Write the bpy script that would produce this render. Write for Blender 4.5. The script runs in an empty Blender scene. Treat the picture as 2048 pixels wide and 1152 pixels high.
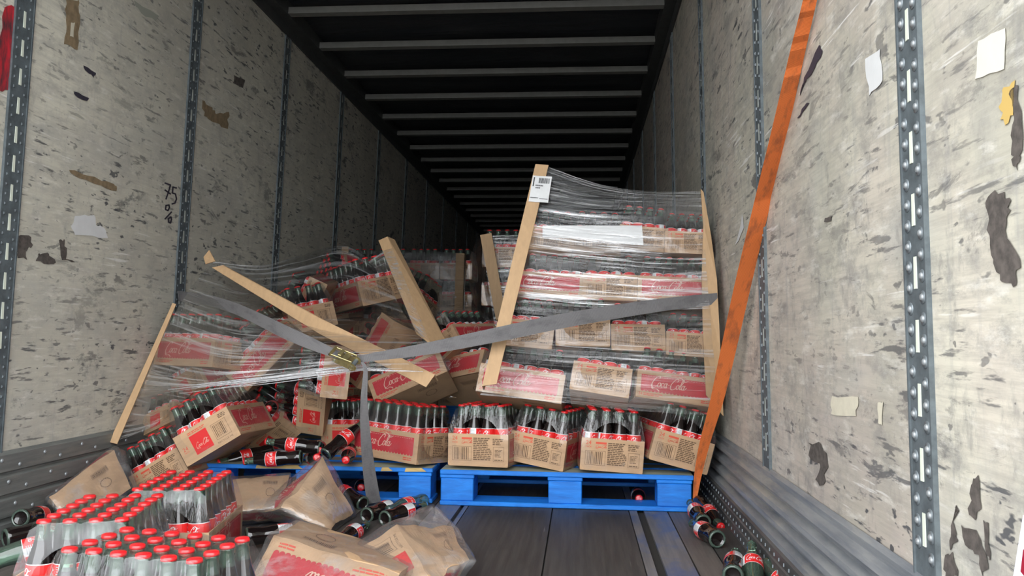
import bpy, bmesh, math, random
from mathutils import Vector, Matrix, Euler, noise

# ------------------------------------------------------------------ camera, sky, exposure
sc = bpy.context.scene
COL = sc.collection
CF = Vector((-0.08132863, 0.9949139, 0.05943048))
CR = Vector((0.99667532, 0.08089016, 0.0097509))
CU = Vector((-0.00489396, -0.06002592, 0.99818482))
CC = Vector((0.6707, 0.0, 0.6803))
FPX = 1670.27
cam_d = bpy.data.cameras.new('camera')
cam = bpy.data.objects.new('camera', cam_d)
COL.objects.link(cam)
cam_d.sensor_fit = 'HORIZONTAL'
cam_d.sensor_width = 36.0
cam_d.lens = 36.0 * FPX / 2048.0
cam_d.clip_start = 0.02
cam_d.clip_end = 200
m = Matrix.Identity(4)
for i in range(3):
    m[i][0], m[i][1], m[i][2], m[i][3] = CR[i], CU[i], -CF[i], CC[i]
cam.matrix_world = m
sc.camera = cam

w = bpy.data.worlds.new('overcast_sky')
sc.world = w
w.use_nodes = True
nt = w.node_tree
bg = nt.nodes['Background']
tc = nt.nodes.new('ShaderNodeTexCoord')
sx = nt.nodes.new('ShaderNodeSeparateXYZ')
rp = nt.nodes.new('ShaderNodeValToRGB')
nt.links.new(tc.outputs['Generated'], sx.inputs[0])
nt.links.new(sx.outputs['Z'], rp.inputs[0])
nt.links.new(rp.outputs[0], bg.inputs['Color'])
e = rp.color_ramp.elements
e[0].position = 0.0; e[0].color = (0.84, 0.88, 0.93, 1)
e[1].position = 0.6; e[1].color = (0.98, 0.99, 1.0, 1)
bg.inputs['Strength'].default_value = 1.0
w.cycles.sampling_method = 'MANUAL'
w.cycles.sample_map_resolution = 256
sc.view_settings.view_transform = 'Standard'
sc.view_settings.look = 'None'
sc.view_settings.gamma = 1.0
sc.view_settings.use_curve_mapping = False
sc.view_settings.exposure = 2.84
sc.cycles.use_denoising = True
sc.cycles.max_bounces = 10
sc.cycles.diffuse_bounces = 5
sc.cycles.glossy_bounces = 4
sc.cycles.transparent_max_bounces = 32
sc.cycles.caustics_reflective = False
sc.cycles.caustics_refractive = False
sc.cycles.sample_clamp_indirect = 6.0


# ------------------------------------------------------------------ helpers
def at(px, py, Y):
    d = CF + CR * ((px - 1024) / FPX) - CU * ((py - 576) / FPX)
    return CC + d * (Y / d.y)

def atz(px, py, Z):
    d = CF + CR * ((px - 1024) / FPX) - CU * ((py - 576) / FPX)
    return CC + d * ((Z - CC.z) / d.z)

LL, LR = 0.032, -0.015           # the walls lean in a little
def wall_x(side, z):
    return -1.27 + LL * z if side == 'left' else 1.27 + LR * z

def atw(px, py, side, off=0.0):
    d = CF + CR * ((px - 1024) / FPX) - CU * ((py - 576) / FPX)
    x0, l = (-1.27 + off, LL) if side == 'left' else (1.27 - off, LR)
    t = (x0 + l * CC.z - CC.x) / (d.x - l * d.z)
    return CC + d * t

def link_obj(name, data, parent=None, mw=None):
    o = bpy.data.objects.new(name, data)
    COL.objects.link(o)
    if parent is not None:
        o.parent = parent
    if mw is not None:
        o.matrix_local = mw
    return o

def tag(o, label=None, cat=None, group=None, kind=None):
    if label: o['label'] = label
    if cat: o['category'] = cat
    if group: o['group'] = group
    if kind: o['kind'] = kind
    return o

def empty(name, loc=(0, 0, 0), rot=(0, 0, 0), s=1.0):
    o = bpy.data.objects.new(name, None)
    o.empty_display_size = 0.05
    COL.objects.link(o)
    o.location = loc
    o.rotation_euler = rot
    o.scale = (s, s, s)
    return o

class MB:
    """collects faces with material indices, gives a mesh"""
    def __init__(self):
        self.v = []; self.f = []; self.m = []; self.uv = None
    def face(self, pts, mi=0):
        b = len(self.v)
        self.v += [tuple(p) for p in pts]
        self.f.append(tuple(range(b, b + len(pts)))); self.m.append(mi)
    def grid(self, rows, mi=0, close=False):
        b = len(self.v); n = len(rows[0])
        for r in rows: self.v += [tuple(p) for p in r]
        for i in range(len(rows) - 1):
            for j in range(n if close else n - 1):
                k = (j + 1) % n
                self.f.append((b + i * n + j, b + i * n + k, b + (i + 1) * n + k, b + (i + 1) * n + j))
                self.m.append(mi(i, j) if callable(mi) else mi)
    def box(self, lo, hi, mi=0, top=None):
        x0, y0, z0 = lo; x1, y1, z1 = hi
        b = len(self.v)
        self.v += [(x0, y0, z0), (x1, y0, z0), (x1, y1, z0), (x0, y1, z0), (x0, y0, z1), (x1, y0, z1), (x1, y1, z1), (x0, y1, z1)]
        for q in ((0, 3, 2, 1), (4, 5, 6, 7), (0, 1, 5, 4), (1, 2, 6, 5), (2, 3, 7, 6), (3, 0, 4, 7)):
            self.f.append(tuple(b + k for k in q)); self.m.append(mi)
        if top is not None: self.m[-5] = top
    def hexa(self, p, mi=0):
        b = len(self.v); self.v += [tuple(q) for q in p]
        for q in ((0, 3, 2, 1), (4, 5, 6, 7), (0, 1, 5, 4), (1, 2, 6, 5), (2, 3, 7, 6), (3, 0, 4, 7)):
            self.f.append(tuple(b + k for k in q)); self.m.append(mi)
    def lathe(self, prof, n, mi=0, origin=(0, 0, 0)):
        rows = []
        for r, z in prof:
            rows.append([(origin[0] + r * math.cos(2 * math.pi * k / n), origin[1] + r * math.sin(2 * math.pi * k / n), origin[2] + z) for k in range(n)])
        self.grid(rows, mi, True)
    def data(self, name, mats, smooth=False, weld=False):
        me = bpy.data.meshes.new(name)
        me.from_pydata(self.v, [], self.f)
        for mt in mats: me.materials.append(mt)
        me.polygons.foreach_set('material_index', self.m)
        if smooth: me.polygons.foreach_set('use_smooth', [True] * len(self.f))
        if weld:
            bm = bmesh.new(); bm.from_mesh(me)
            bmesh.ops.remove_doubles(bm, verts=bm.verts, dist=1e-5)
            bm.to_mesh(me); bm.free()
        me.update()
        return me
    def obj(self, name, mats, parent=None, smooth=False, weld=False):
        return link_obj(name, self.data(name, mats if isinstance(mats, (list, tuple)) else [mats], smooth, weld), parent)

# ------------------------------------------------------------------ materials
class NT:
    def __init__(self, name):
        self.mat = bpy.data.materials.new(name)
        self.mat.use_nodes = True
        self.t = self.mat.node_tree
        self.n = self.t.nodes
        self.p = self.n['Principled BSDF']
        self.out = self.n['Material Output']
        self._tc = None
    def new(self, typ, **kw):
        n = self.n.new(typ)
        for k, v in kw.items(): setattr(n, k, v)
        return n
    def link(self, a, b): self.t.links.new(a, b)
    def coord(self, which='Object'):
        if self._tc is None: self._tc = self.new('ShaderNodeTexCoord')
        return self._tc.outputs[which]
    def mapped(self, scale, rot=(0, 0, 0), loc=(0, 0, 0), src=None):
        mp = self.new('ShaderNodeMapping')
        mp.inputs['Scale'].default_value = scale
        mp.inputs['Rotation'].default_value = rot
        mp.inputs['Location'].default_value = loc
        self.link(src if src is not None else self.coord(), mp.inputs[0])
        return mp.outputs[0]
    def noise(self, vec, scale=1.0, detail=4.0, rough=0.6, dist=0.0):
        n = self.new('ShaderNodeTexNoise')
        n.inputs['Scale'].default_value = scale
        n.inputs['Detail'].default_value = detail
        n.inputs['Roughness'].default_value = rough
        n.inputs['Distortion'].default_value = dist
        self.link(vec, n.inputs['Vector'])
        return n.outputs[0]
    def rng(self, val, a, b, c=0.0, d=1.0):
        n = self.new('ShaderNodeMapRange')
        n.inputs[1].default_value, n.inputs[2].default_value, n.inputs[3].default_value, n.inputs[4].default_value = a, b, c, d
        self.link(val, n.inputs[0])
        return n.outputs[0]
    def math(self, op, a, b):
        n = self.new('ShaderNodeMath', operation=op)
        for k, v in enumerate((a, b)):
            if isinstance(v, (int, float)): n.inputs[k].default_value = v
            else: self.link(v, n.inputs[k])
        return n.outputs[0]
    def mix(self, fac, a, b, mode='MIX'):
        n = self.new('ShaderNodeMixRGB', blend_type=mode)
        for k, v in enumerate((fac, a, b)):
            if isinstance(v, (int, float)): n.inputs[k].default_value = v
            elif isinstance(v, tuple): n.inputs[k].default_value = (*v[:3], 1)
            else: self.link(v, n.inputs[k])
        return n.outputs[0]
    def bump(self, h, strength=0.3, dist=0.01):
        n = self.new('ShaderNodeBump')
        n.inputs['Strength'].default_value = strength
        n.inputs['Distance'].default_value = dist
        self.link(h, n.inputs['Height'])
        return n.outputs[0]
    def base(self, c):
        if isinstance(c, tuple): self.p.inputs['Base Color'].default_value = (*c[:3], 1)
        else: self.link(c, self.p.inputs['Base Color'])
    def set(self, rough=0.5, metal=0.0, spec=None):
        self.p.inputs['Roughness'].default_value = rough
        self.p.inputs['Metallic'].default_value = metal
        if spec is not None: self.p.inputs['Specular IOR Level'].default_value = spec

def plain(name, col, rough=0.5, metal=0.0, var=0.0, scale=20.0, stretch=(1, 1, 1), bump=0.0, spec=None, col2=None):
    t = NT(name); t.set(rough, metal, spec)
    if var or bump or col2:
        nz = t.noise(t.mapped(stretch), scale, 5)
        c2 = col2 if col2 else tuple(max(0, c * (1 - var)) for c in col)
        t.base(t.mix(t.rng(nz, 0.35, 0.65), c2, col))
        if bump: t.link(t.bump(nz, bump, 0.003), t.p.inputs['Normal'])
    else:
        t.base(col)
    return t.mat

KRAFT = plain('kraft_cardboard', (0.53, 0.34, 0.195), 0.72, var=0.16, scale=9, stretch=(1, 1, 6), bump=0.08)
KRAFT2 = plain('corner_board_kraft', (0.50, 0.325, 0.175), 0.7, var=0.12, scale=14, stretch=(4, 4, 1), bump=0.06)
KRAFT_IN = plain('kraft_inside', (0.30, 0.19, 0.11), 0.85)
RED = plain('red_print', (0.52, 0.022, 0.035), 0.6, var=0.15, scale=10)
RED2 = plain('red_square_print', (0.60, 0.018, 0.018), 0.55)
ORANGE_PRINT = plain('orange_red_print', (0.62, 0.085, 0.045), 0.7)
BROWN = plain('brown_print', (0.13, 0.075, 0.04), 0.75)
SCRIPT = plain('script_print', (0.68, 0.42, 0.33), 0.7)
WHITE = plain('white_paper', (0.66, 0.67, 0.67), 0.6, var=0.06, scale=25)
BLACKP = plain('black_ink', (0.02, 0.02, 0.022), 0.6)
CAP = plain('red_cap_paint', (0.62, 0.012, 0.016), 0.28, spec=0.6)
CAPW = plain('cap_script', (0.85, 0.55, 0.52), 0.4)
LABEL_RED = plain('label_red', (0.68, 0.02, 0.02), 0.4)
LABEL_WHITE = plain('label_white', (0.74, 0.76, 0.77), 0.4)
COLA = plain('dark_cola_glass', (0.008, 0.005, 0.005), 0.06, spec=0.7)
SILVER = plain('galvanised_steel', (0.115, 0.138, 0.15), 0.62, 0.15, var=0.4, scale=30, bump=0.1)
SILVER_D = plain('steel_washer', (0.17, 0.195, 0.21), 0.45, 0.4)
RIVET = plain('rivet_steel', (0.27, 0.29, 0.30), 0.42, 0.4)
SLOT = plain('slot_painted_light', (0.62, 0.66, 0.56), 0.6)  # pale green paints in the light seen through the near slots
SLOT_UNLIT = plain('slot_painted_dim', (0.34, 0.36, 0.33), 0.7)  # darker copy, paints the far slots as less lit
GOLD = plain('zinc_gold', (0.62, 0.53, 0.25), 0.3, 0.8, var=0.3, scale=60)
BOWM = plain('roof_bow_paint', (0.20, 0.20, 0.19), 0.6, var=0.15)
RAILM = plain('top_rail_metal', (0.055, 0.058, 0.058), 0.6, var=0.3)
TAR = plain('brown_residue', (0.26, 0.19, 0.11), 0.85, var=0.35, scale=40)
DKBROWN = plain('dark_peeled_wood', (0.10, 0.085, 0.075), 0.9, var=0.5, scale=60)
CREAM = plain('cream_tape', (0.62, 0.58, 0.46), 0.7, var=0.12, scale=30)
INK = plain('marker_ink', (0.035, 0.03, 0.045), 0.7)
REDTAPE = plain('worn_red_paint', (0.55, 0.02, 0.035), 0.5, col2=(0.06, 0.03, 0.035), scale=14, stretch=(1, 4, 1))

def glass_mat(name, tint, gloss_rough=0.04, fac=0.10):
    t = NT(name)
    tr = t.new('ShaderNodeBsdfTransparent'); tr.inputs[0].default_value = (*tint, 1)
    gl = t.new('ShaderNodeBsdfGlossy'); gl.inputs['Roughness'].default_value = gloss_rough
    df = t.new('ShaderNodeBsdfDiffuse'); df.inputs[0].default_value = (0.25 * tint[0], 0.30 * tint[1], 0.27 * tint[2], 1)
    lw = t.new('ShaderNodeLayerWeight'); lw.inputs['Blend'].default_value = 0.35
    fr = t.math('ADD', lw.outputs['Fresnel'], 0.02)
    m0 = t.new('ShaderNodeMixShader'); m0.inputs[0].default_value = fac
    t.link(tr.outputs[0], m0.inputs[1]); t.link(df.outputs[0], m0.inputs[2])
    m1 = t.new('ShaderNodeMixShader')
    t.link(fr, m1.inputs[0]); t.link(m0.outputs[0], m1.inputs[1]); t.link(gl.outputs[0], m1.inputs[2])
    t.link(m1.outputs[0], t.out.inputs[0])
    return t.mat
GLASS = glass_mat('green_bottle_glass', (0.60, 0.80, 0.67), 0.05, 0.22)
GLASS_B = glass_mat('thick_base_glass', (0.55, 0.68, 0.60), 0.08, 0.4)

def film_mat(name, haze, f0, streak, scale, use_uv, bump=0.5, rough=0.14, big=(1, 1, 1), clear=0.98):
    t = NT(name)
    src = t.coord('UV') if use_uv else t.coord('Object')
    n1 = t.noise(t.mapped(scale, src=src), 1.0, 5, 0.65, 0.25)
    n2 = t.noise(t.mapped(tuple(s * 0.31 for s in scale), src=src, loc=(3, 7, 1)), 1.0, 3, 0.5, 0.5)
    n3 = t.noise(t.mapped(big, src=src, loc=(8, 2, 5)), 1.0, 2, 0.5, 0.3)
    hsum = t.math('ADD', t.math('MULTIPLY', n1, 0.5), n2)
    bp = t.bump(hsum, bump, 0.02)
    tr = t.new('ShaderNodeBsdfTransparent'); tr.inputs[0].default_value = (clear, clear, clear, 1)
    gl = t.new('ShaderNodeBsdfGlossy'); gl.inputs['Roughness'].default_value = rough
    t.link(bp, gl.inputs['Normal'])
    df = t.new('ShaderNodeBsdfDiffuse'); df.inputs[0].default_value = (0.80, 0.81, 0.83, 1)
    lw = t.new('ShaderNodeLayerWeight'); lw.inputs['Blend'].default_value = 0.25
    t.link(bp, lw.inputs['Normal'])
    st = t.math('MULTIPLY', t.rng(n1, 0.50, 0.68), t.rng(n3, 0.42, 0.62))
    hz = t.math('ADD', t.math('MULTIPLY', st, streak), haze)  # streaks whiten the film colour as painted highlights
    m0 = t.new('ShaderNodeMixShader')
    t.link(hz, m0.inputs[0]); t.link(tr.outputs[0], m0.inputs[1]); t.link(df.outputs[0], m0.inputs[2])
    fr = t.math('MINIMUM', lw.outputs['Fresnel'], 0.30)
    gf = t.math('ADD', t.math('ADD', fr, f0), t.math('MULTIPLY', st, streak * 0.5))
    m1 = t.new('ShaderNodeMixShader')
    t.link(gf, m1.inputs[0]); t.link(m0.outputs[0], m1.inputs[1]); t.link(gl.outputs[0], m1.inputs[2])
    t.link(m1.outputs[0], t.out.inputs[0])
    return t.mat
FILM = film_mat('case_shrink_film', 0.010, 0.024, 0.07, (9, 9, 3.5), False, 0.8, 0.07, (6, 6, 6))
FILM_TOP = film_mat('sky_haze_pack_film', 0.012, 0.020, 0.08, (11, 11, 4), False, 0.7, 0.12, (6, 6, 6))  # extra white haze stands in for sky reflected from above
BAG = film_mat('loose_cloudy_film', 0.055, 0.035, 0.30, (9, 9, 9), False, 1.0, 0.14, (5, 5, 5))
WRAP = film_mat('stretch_wrap_film', 0.008, 0.028, 0.46, (2.2, 70, 1), True, 0.5, 0.10, (1.6, 7, 1), 0.92)
STREAK = film_mat('film_highlight_streaks', 0.0, 0.02, 1.0, (1.2, 42, 1), True, 0.5, 0.10, (1, 5, 1))  # white streaks painted in for glare on the film over the board
WRAP2 = film_mat('stretch_wrap_film_highlights', 0.012, 0.036, 0.75, (2.4, 55, 1), True, 0.6, 0.10, (1.5, 6, 1))  # whiter copy of the wrap, sky highlights mixed into its colour
WRAP_D = film_mat('stretch_wrap_film_shaded', 0.004, 0.012, 0.07, (2.5, 30, 1), True, 0.5, 0.10, (1.5, 5, 1), 0.74)  # grey tint darkens what lies behind, standing in for deep shade

def wall_mat(name, pink, seed):
    t = NT(name); t.set(0.62, 0.0, 0.35)
    L = (seed, seed * 1.7, seed * 0.6)
    def nz(sy, sz, rx=0.0, d=5, r=0.6, ofs=0.0, dist=0.0):
        return t.noise(t.mapped((0.01, sy, sz), rot=(rx, 0, 0), loc=(L[0] + ofs, L[1] + ofs, L[2] + ofs)), 1.0, d, r, dist)
    big = nz(0.9, 1.1, d=7, r=0.62)
    col = t.mix(t.rng(big, 0.33, 0.67), (0.31, 0.295, 0.245), (0.60, 0.575, 0.475))
    col = t.mix(t.rng(nz(3.4, 4.6, d=7, r=0.68, ofs=61), 0.52, 0.68, 0, 0.6), col, (0.245, 0.24, 0.225))
    col = t.mix(t.rng(nz(0.8, 7, d=6, r=0.65, ofs=71), 0.52, 0.66, 0, 0.4), col, (0.30, 0.29, 0.275))
    if pink:
        col = t.mix(t.rng(nz(1.3, 0.8, ofs=4), 0.40, 0.62, 0, 0.65), col, (0.54, 0.45, 0.40))
        col = t.mix(t.rng(nz(1.5, 2.2, ofs=14), 0.55, 0.7, 0, 0.5), col, (0.60, 0.58, 0.52))
    col = t.mix(t.rng(nz(2.0, 3.1, ofs=9), 0.56, 0.72, 0, 0.45), col, (0.36, 0.375, 0.36))
    col = t.mix(t.rng(nz(7, 15, d=6, r=0.75, ofs=101), 0.50, 0.64, 0, 0.55), col, (0.20, 0.198, 0.19))
    col = t.mix(t.rng(nz(16, 9, d=5, r=0.7, ofs=111), 0.56, 0.68, 0, 0.5), col, (0.17, 0.17, 0.168))
    col = t.mix(t.rng(nz(9, 30, d=5, r=0.7, ofs=121), 0.55, 0.68, 0, 0.5), col, (0.70, 0.68, 0.62))
    grain = nz(5, 85, d=4, r=0.7)
    col = t.mix(t.rng(grain, 0.42, 0.66, 0, 0.42), col, (0.27, 0.255, 0.225))
    vert = nz(34, 1.3, d=3, ofs=21)
    col = t.mix(t.rng(vert, 0.60, 0.74, 0, 0.35), col, (0.24, 0.24, 0.25))
    q = 0.0 if pink else 0.012
    if not pink: col = t.mix(0.22, col, (0.86, 0.83, 0.71))
    mask = t.rng(nz(1.1, 1.6, ofs=31), 0.40 - 4 * q, 0.62 - 4 * q)
    s1 = t.rng(nz(6, 46, 0.05, 4, 0.62, 2), 0.60 - q, 0.66 - q)
    s2 = t.rng(nz(11, 26, 0.12, 3, 0.6, 12), 0.645 - q, 0.68 - q)
    s3 = t.rng(nz(4.0, 10, -0.08, 6, 0.66, 17, 0.5), 0.645 - q, 0.68 - q)
    s4 = t.rng(nz(20, 34, 0.1, 3, 0.6, 81), 0.70 - q, 0.73 - q)
    s5 = t.rng(nz(2.6, 6.5, -0.05, 7, 0.74, 91, 0.3), 0.59 - q, 0.64 - q, 0, 0.7)
    s3 = t.math('MAXIMUM', s3, t.math('MAXIMUM', s4, s5))
    dk = t.math('MULTIPLY', t.math('MAXIMUM', t.math('MAXIMUM', s1, s2), s3), t.math('ADD', t.math('MULTIPLY', mask, 0.6), 0.32))
    col = t.mix(dk, col, (0.055, 0.058, 0.066))
    wh = t.math('MULTIPLY', t.rng(nz(3.2, 70, 0.06, 4, 0.6, 41), 0.63, 0.68, 0, 0.75), t.rng(nz(1.3, 1.3, ofs=44), 0.45, 0.6))
    col = t.mix(wh, col, (0.74, 0.73, 0.70))
    pl = t.rng(nz(2.6, 3.4, 0, 8, 0.68, 51, 0.6), 0.70, 0.715, 0, 0.85)
    col = t.mix(pl, col, (0.13, 0.115, 0.105))
    t.base(col)
    t.link(t.bump(t.math('SUBTRACT', grain, dk), 0.12, 0.004), t.p.inputs['Normal'])
    return t.mat
WALL_L = wall_mat('scuffed_liner', False, 3.1)
WALL_R = wall_mat('scuffed_pink_liner', True, 17.3)
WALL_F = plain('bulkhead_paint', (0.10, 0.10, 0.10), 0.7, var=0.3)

def scuff_mat(name, a, b, c):
    t = NT(name); t.set(0.5, 0.25)
    n1 = t.noise(t.mapped((8, 3, 40)), 1.0, 5, 0.65)
    n2 = t.noise(t.mapped((3, 1.3, 9), loc=(4, 4, 4)), 1.0, 6, 0.7)
    col = t.mix(t.rng(n1, 0.35, 0.65), a, b)
    col = t.mix(t.rng(n2, 0.52, 0.68, 0, 0.7), col, c)
    t.base(col)
    t.link(t.bump(n1, 0.15, 0.003), t.p.inputs['Normal'])
    return t.mat
SCUFF_L = scuff_mat('grey_kick_plate', (0.13, 0.14, 0.136), (0.21, 0.22, 0.21), (0.30, 0.285, 0.245))
SCUFF_R = scuff_mat('blue_grey_kick_plate', (0.14, 0.155, 0.175), (0.26, 0.27, 0.275), (0.38, 0.355, 0.30))
DIMPLE = scuff_mat('dimpled_plate', (0.06, 0.06, 0.062), (0.11, 0.108, 0.105), (0.16, 0.15, 0.135))

def floor_mat(name, a, b, blue=None, rough=0.55):
    t = NT(name); t.set(rough, 0.0, 0.4)
    n1 = t.noise(t.mapped((60, 2.5, 1)), 1.0, 5, 0.6)
    n2 = t.noise(t.mapped((7, 5, 1), loc=(2, 1, 0)), 1.0, 7, 0.65, 0.4)
    col = t.mix(t.rng(n1, 0.35, 0.65), a, b)
    if blue:
        col = t.mix(t.rng(n2, 0.45, 0.6, 0, 0.85), col, blue)
    sc1 = t.rng(t.noise(t.mapped((55, 1.6, 1), rot=(0, 0, 0.12), loc=(5, 0, 0)), 1.0, 3, 0.6), 0.70, 0.74, 0, 0.55)
    col = t.mix(sc1, col, (0.25, 0.245, 0.235))
    col = t.mix(t.rng(n2, 0.60, 0.75, 0, 0.5), col, (0.02, 0.02, 0.02))
    t.base(col)
    t.link(t.bump(n1, 0.2, 0.003), t.p.inputs['Normal'])
    return t.mat
FL_DARK = floor_mat('dark_floor_wood', (0.032, 0.030, 0.029), (0.062, 0.058, 0.054))
FL_STRIP = floor_mat('worn_floor_strip', (0.11, 0.11, 0.115), (0.18, 0.17, 0.165), (0.07, 0.10, 0.20), 0.45)
FL_GREY = floor_mat('grey_floor_wood', (0.075, 0.068, 0.064), (0.13, 0.115, 0.105))
GAPM = plain('floor_gap_dirt', (0.02, 0.019, 0.017), 0.9)

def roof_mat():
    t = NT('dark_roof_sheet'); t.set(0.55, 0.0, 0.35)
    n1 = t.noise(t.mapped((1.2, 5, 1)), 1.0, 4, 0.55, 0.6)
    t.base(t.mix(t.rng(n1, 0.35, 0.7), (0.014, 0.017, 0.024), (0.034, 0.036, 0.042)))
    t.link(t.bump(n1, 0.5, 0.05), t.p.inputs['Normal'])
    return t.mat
ROOF = roof_mat()

def pallet_mat(name, worn):
    t = NT(name); t.set(0.6)
    n1 = t.noise(t.mapped((3, 40, 40) if worn else (6, 6, 30)), 1.0, 5, 0.65, 0.3)
    n2 = t.noise(t.mapped((4, 9, 5), loc=(1, 5, 2)), 1.0, 6, 0.65)
    blue = t.mix(t.rng(n1, 0.35, 0.65), (0.004, 0.125, 0.50), (0.008, 0.215, 0.74))
    if worn:
        wood = t.mix(t.rng(n1, 0.35, 0.65), (0.22, 0.255, 0.21), (0.42, 0.44, 0.34))
        t.base(t.mix(t.rng(n2, 0.56, 0.66), wood, blue))
    else:
        t.base(t.mix(t.rng(n2, 0.70, 0.74, 0, 0.8), blue, (0.14, 0.36, 0.62)))
    t.link(t.bump(n1, 0.35, 0.004), t.p.inputs['Normal'])
    return t.mat
PBLUE = pallet_mat('blue_pallet_paint', False)
PWORN = pallet_mat('worn_pallet_deck', True)
BAREWOOD = plain('bare_yellow_wood', (0.60, 0.43, 0.17), 0.7, var=0.3, scale=30, stretch=(1, 8, 8))

def web_mat(name, a, b, dirt):
    t = NT(name); t.set(0.75)
    wv = t.new('ShaderNodeTexWave'); wv.bands_direction = 'X'
    wv.inputs['Scale'].default_value = 90; wv.inputs['Distortion'].default_value = 0.6
    t.link(t.mapped((1, 1, 1), src=t.coord('UV')), wv.inputs[0])
    n = t.noise(t.mapped((9, 1.2, 1), src=t.coord('UV')), 1.0, 5, 0.65)
    col = t.mix(wv.outputs[1], a, b)
    t.base(t.mix(t.rng(n, 0.50, 0.68, 0, 0.8), col, dirt))
    t.link(t.bump(wv.outputs[1], 0.4, 0.002), t.p.inputs['Normal'])
    return t.mat
GREYWEB = web_mat('grey_webbing', (0.115, 0.11, 0.115), (0.19, 0.185, 0.185), (0.08, 0.078, 0.08))
ORANGEWEB = web_mat('orange_webbing', (0.62, 0.135, 0.025), (0.85, 0.22, 0.05), (0.20, 0.065, 0.03))

# ------------------------------------------------------------------ the trailer
Y0, Y1, H = 0.88, 16.6, 2.68
SP = 1.2192
rnd = random.Random(4)

def wall(side):
    sgn = 1 if side == 'left' else -1
    yfirst = 2.6250 if side == 'left' else 1.4993
    mat = WALL_L if side == 'left' else WALL_R
    root = empty('wall_' + side)
    tag(root, kind='structure')
    edges = [Y0] + [yfirst + k * SP for k in range(-1, 13) if yfirst + k * SP > Y0 + 0.1 and yfirst + k * SP < Y1] + [Y1]
    panels = []
    for a, b in zip(edges[:-1], edges[1:]):
        mb = MB()
        z0, z1 = 0.0, H
        xa, xb = wall_x(side, z0), wall_x(side, z1)
        t = -0.02 * sgn
        g = 0.004
        lo, hi = a + g, b - g
        mb.hexa([(xa + t, lo, z0), (xa, lo, z0), (xa, hi, z0), (xa + t, hi, z0), (xb + t, lo, z1), (xb, lo, z1), (xb, hi, z1), (xb + t, hi, z1)])
        o = mb.obj('wall_panel', mat, root)
        panels.append((a, b, o))
    def slot_geo(mb, z, y, ln, wd, mi=0):
        x = wall_x(side, z)
        e0, e1 = (x + 0.0005 * sgn, x + 0.0072 * sgn)
        lo, hi = min(e0, e1), max(e0, e1)
        mb.box((lo, y - wd / 2, z - ln / 2), (hi, y + wd / 2, z + ln / 2), mi)
    pitch = 0.110 if side == 'right' else 0.0985
    rp_ = pitch / 3.0
    for k, y in enumerate(edges[1:-1]):
        mb = MB()
        hw = 0.045
        x0, x1 = wall_x(side, 0.0), wall_x(side, H)
        d = 0.006 * sgn
        mb.hexa([(x0, y - hw, 0), (x0 + d, y - hw, 0), (x0 + d, y + hw, 0), (x0, y + hw, 0), (x1, y - hw, H), (x1 + d, y - hw, H), (x1 + d, y + hw, H), (x1, y + hw, H)])
        # raised lips of the post
        for s in (-1, 1):
            yy = y + s * hw
            mb.hexa([(x0, yy - 0.003, 0), (x0 + d * 1.5, yy - 0.003, 0), (x0 + d * 1.5, yy + 0.003, 0), (x0, yy + 0.003, 0), (x1, yy - 0.003, H), (x1 + d * 1.5, yy - 0.003, H), (x1 + d * 1.5, yy + 0.003, H), (x1, yy + 0.003, H)])
        post = mb.obj('logistic_post', SILVER, root)
        near = (abs(y - yfirst) < 0.1)
        n = int((H - 0.35) / pitch)
        far = MB()
        sl = None; rv = None; ws = None
        for q in range(n):
            z = 0.36 + q * pitch
            if near and (0.3 < z < 1.9):
                if sl is None:
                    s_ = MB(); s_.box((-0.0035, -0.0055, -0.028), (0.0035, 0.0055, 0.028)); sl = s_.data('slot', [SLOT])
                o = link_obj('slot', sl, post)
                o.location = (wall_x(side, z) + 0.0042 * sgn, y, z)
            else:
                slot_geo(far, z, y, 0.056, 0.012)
            for j in range(3):
                for s in (-1, 1):
                    zz = z + (j - 1) * rp_ + (rp_ * 0.3 if s > 0 else -rp_ * 0.2)
                    xx = wall_x(side, zz) + 0.006 * sgn
                    yy = y + s * 0.027
                    if near and side == 'right' and 0.3 < zz < 1.5:
                        if rv is None:
                            r_ = MB()
                            r_.lathe([(0.0115, 0), (0.0115, 0.0012), (0.0062, 0.0016), (0.006, 0.003), (0.0045, 0.0046), (0.0022, 0.0054), (0.0, 0.0056)], 12, lambda i, j: 0 if i < 2 else 1)
                            rv = r_.data('rivet', [SILVER_D, RIVET], True)
                        o = link_obj('rivet', rv, post)
                        o.matrix_local = Matrix.Translation((xx, yy, zz)) @ Matrix.Rotation(math.radians(90 * sgn), 4, 'Y')
                    elif k < 4:
                        far.hexa([(xx, yy - .005, zz - .005), (xx + .003 * sgn, yy - .003, zz - .003), (xx + .003 * sgn, yy + .003, zz - .003), (xx, yy + .005, zz - .005),
                                  (xx, yy - .005, zz + .005), (xx + .003 * sgn, yy - .003, zz + .003), (xx + .003 * sgn, yy + .003, zz + .003), (xx, yy + .005, zz + .005)], 1)
        if far.f:
            o = far.obj('slots_and_rivets', [SLOT_UNLIT, SILVER_D if side == 'right' else SILVER], post); o['kind'] = 'stuff'
    return root, panels

wl, panels_l = wall('left')
wr, panels_r = wall('right')

def jag(pts, n, amp, seed):
    r = random.Random(seed); out = []
    for a, b in zip(pts, pts[1:] + pts[:1]):
        for k in range(n):
            t = k / n
            j = 0 if k == 0 else amp
            out.append((a[0] + (b[0] - a[0]) * t + r.uniform(-j, j), a[1] + (b[1] - a[1]) * t + r.uniform(-j, j)))
    return out

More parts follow.
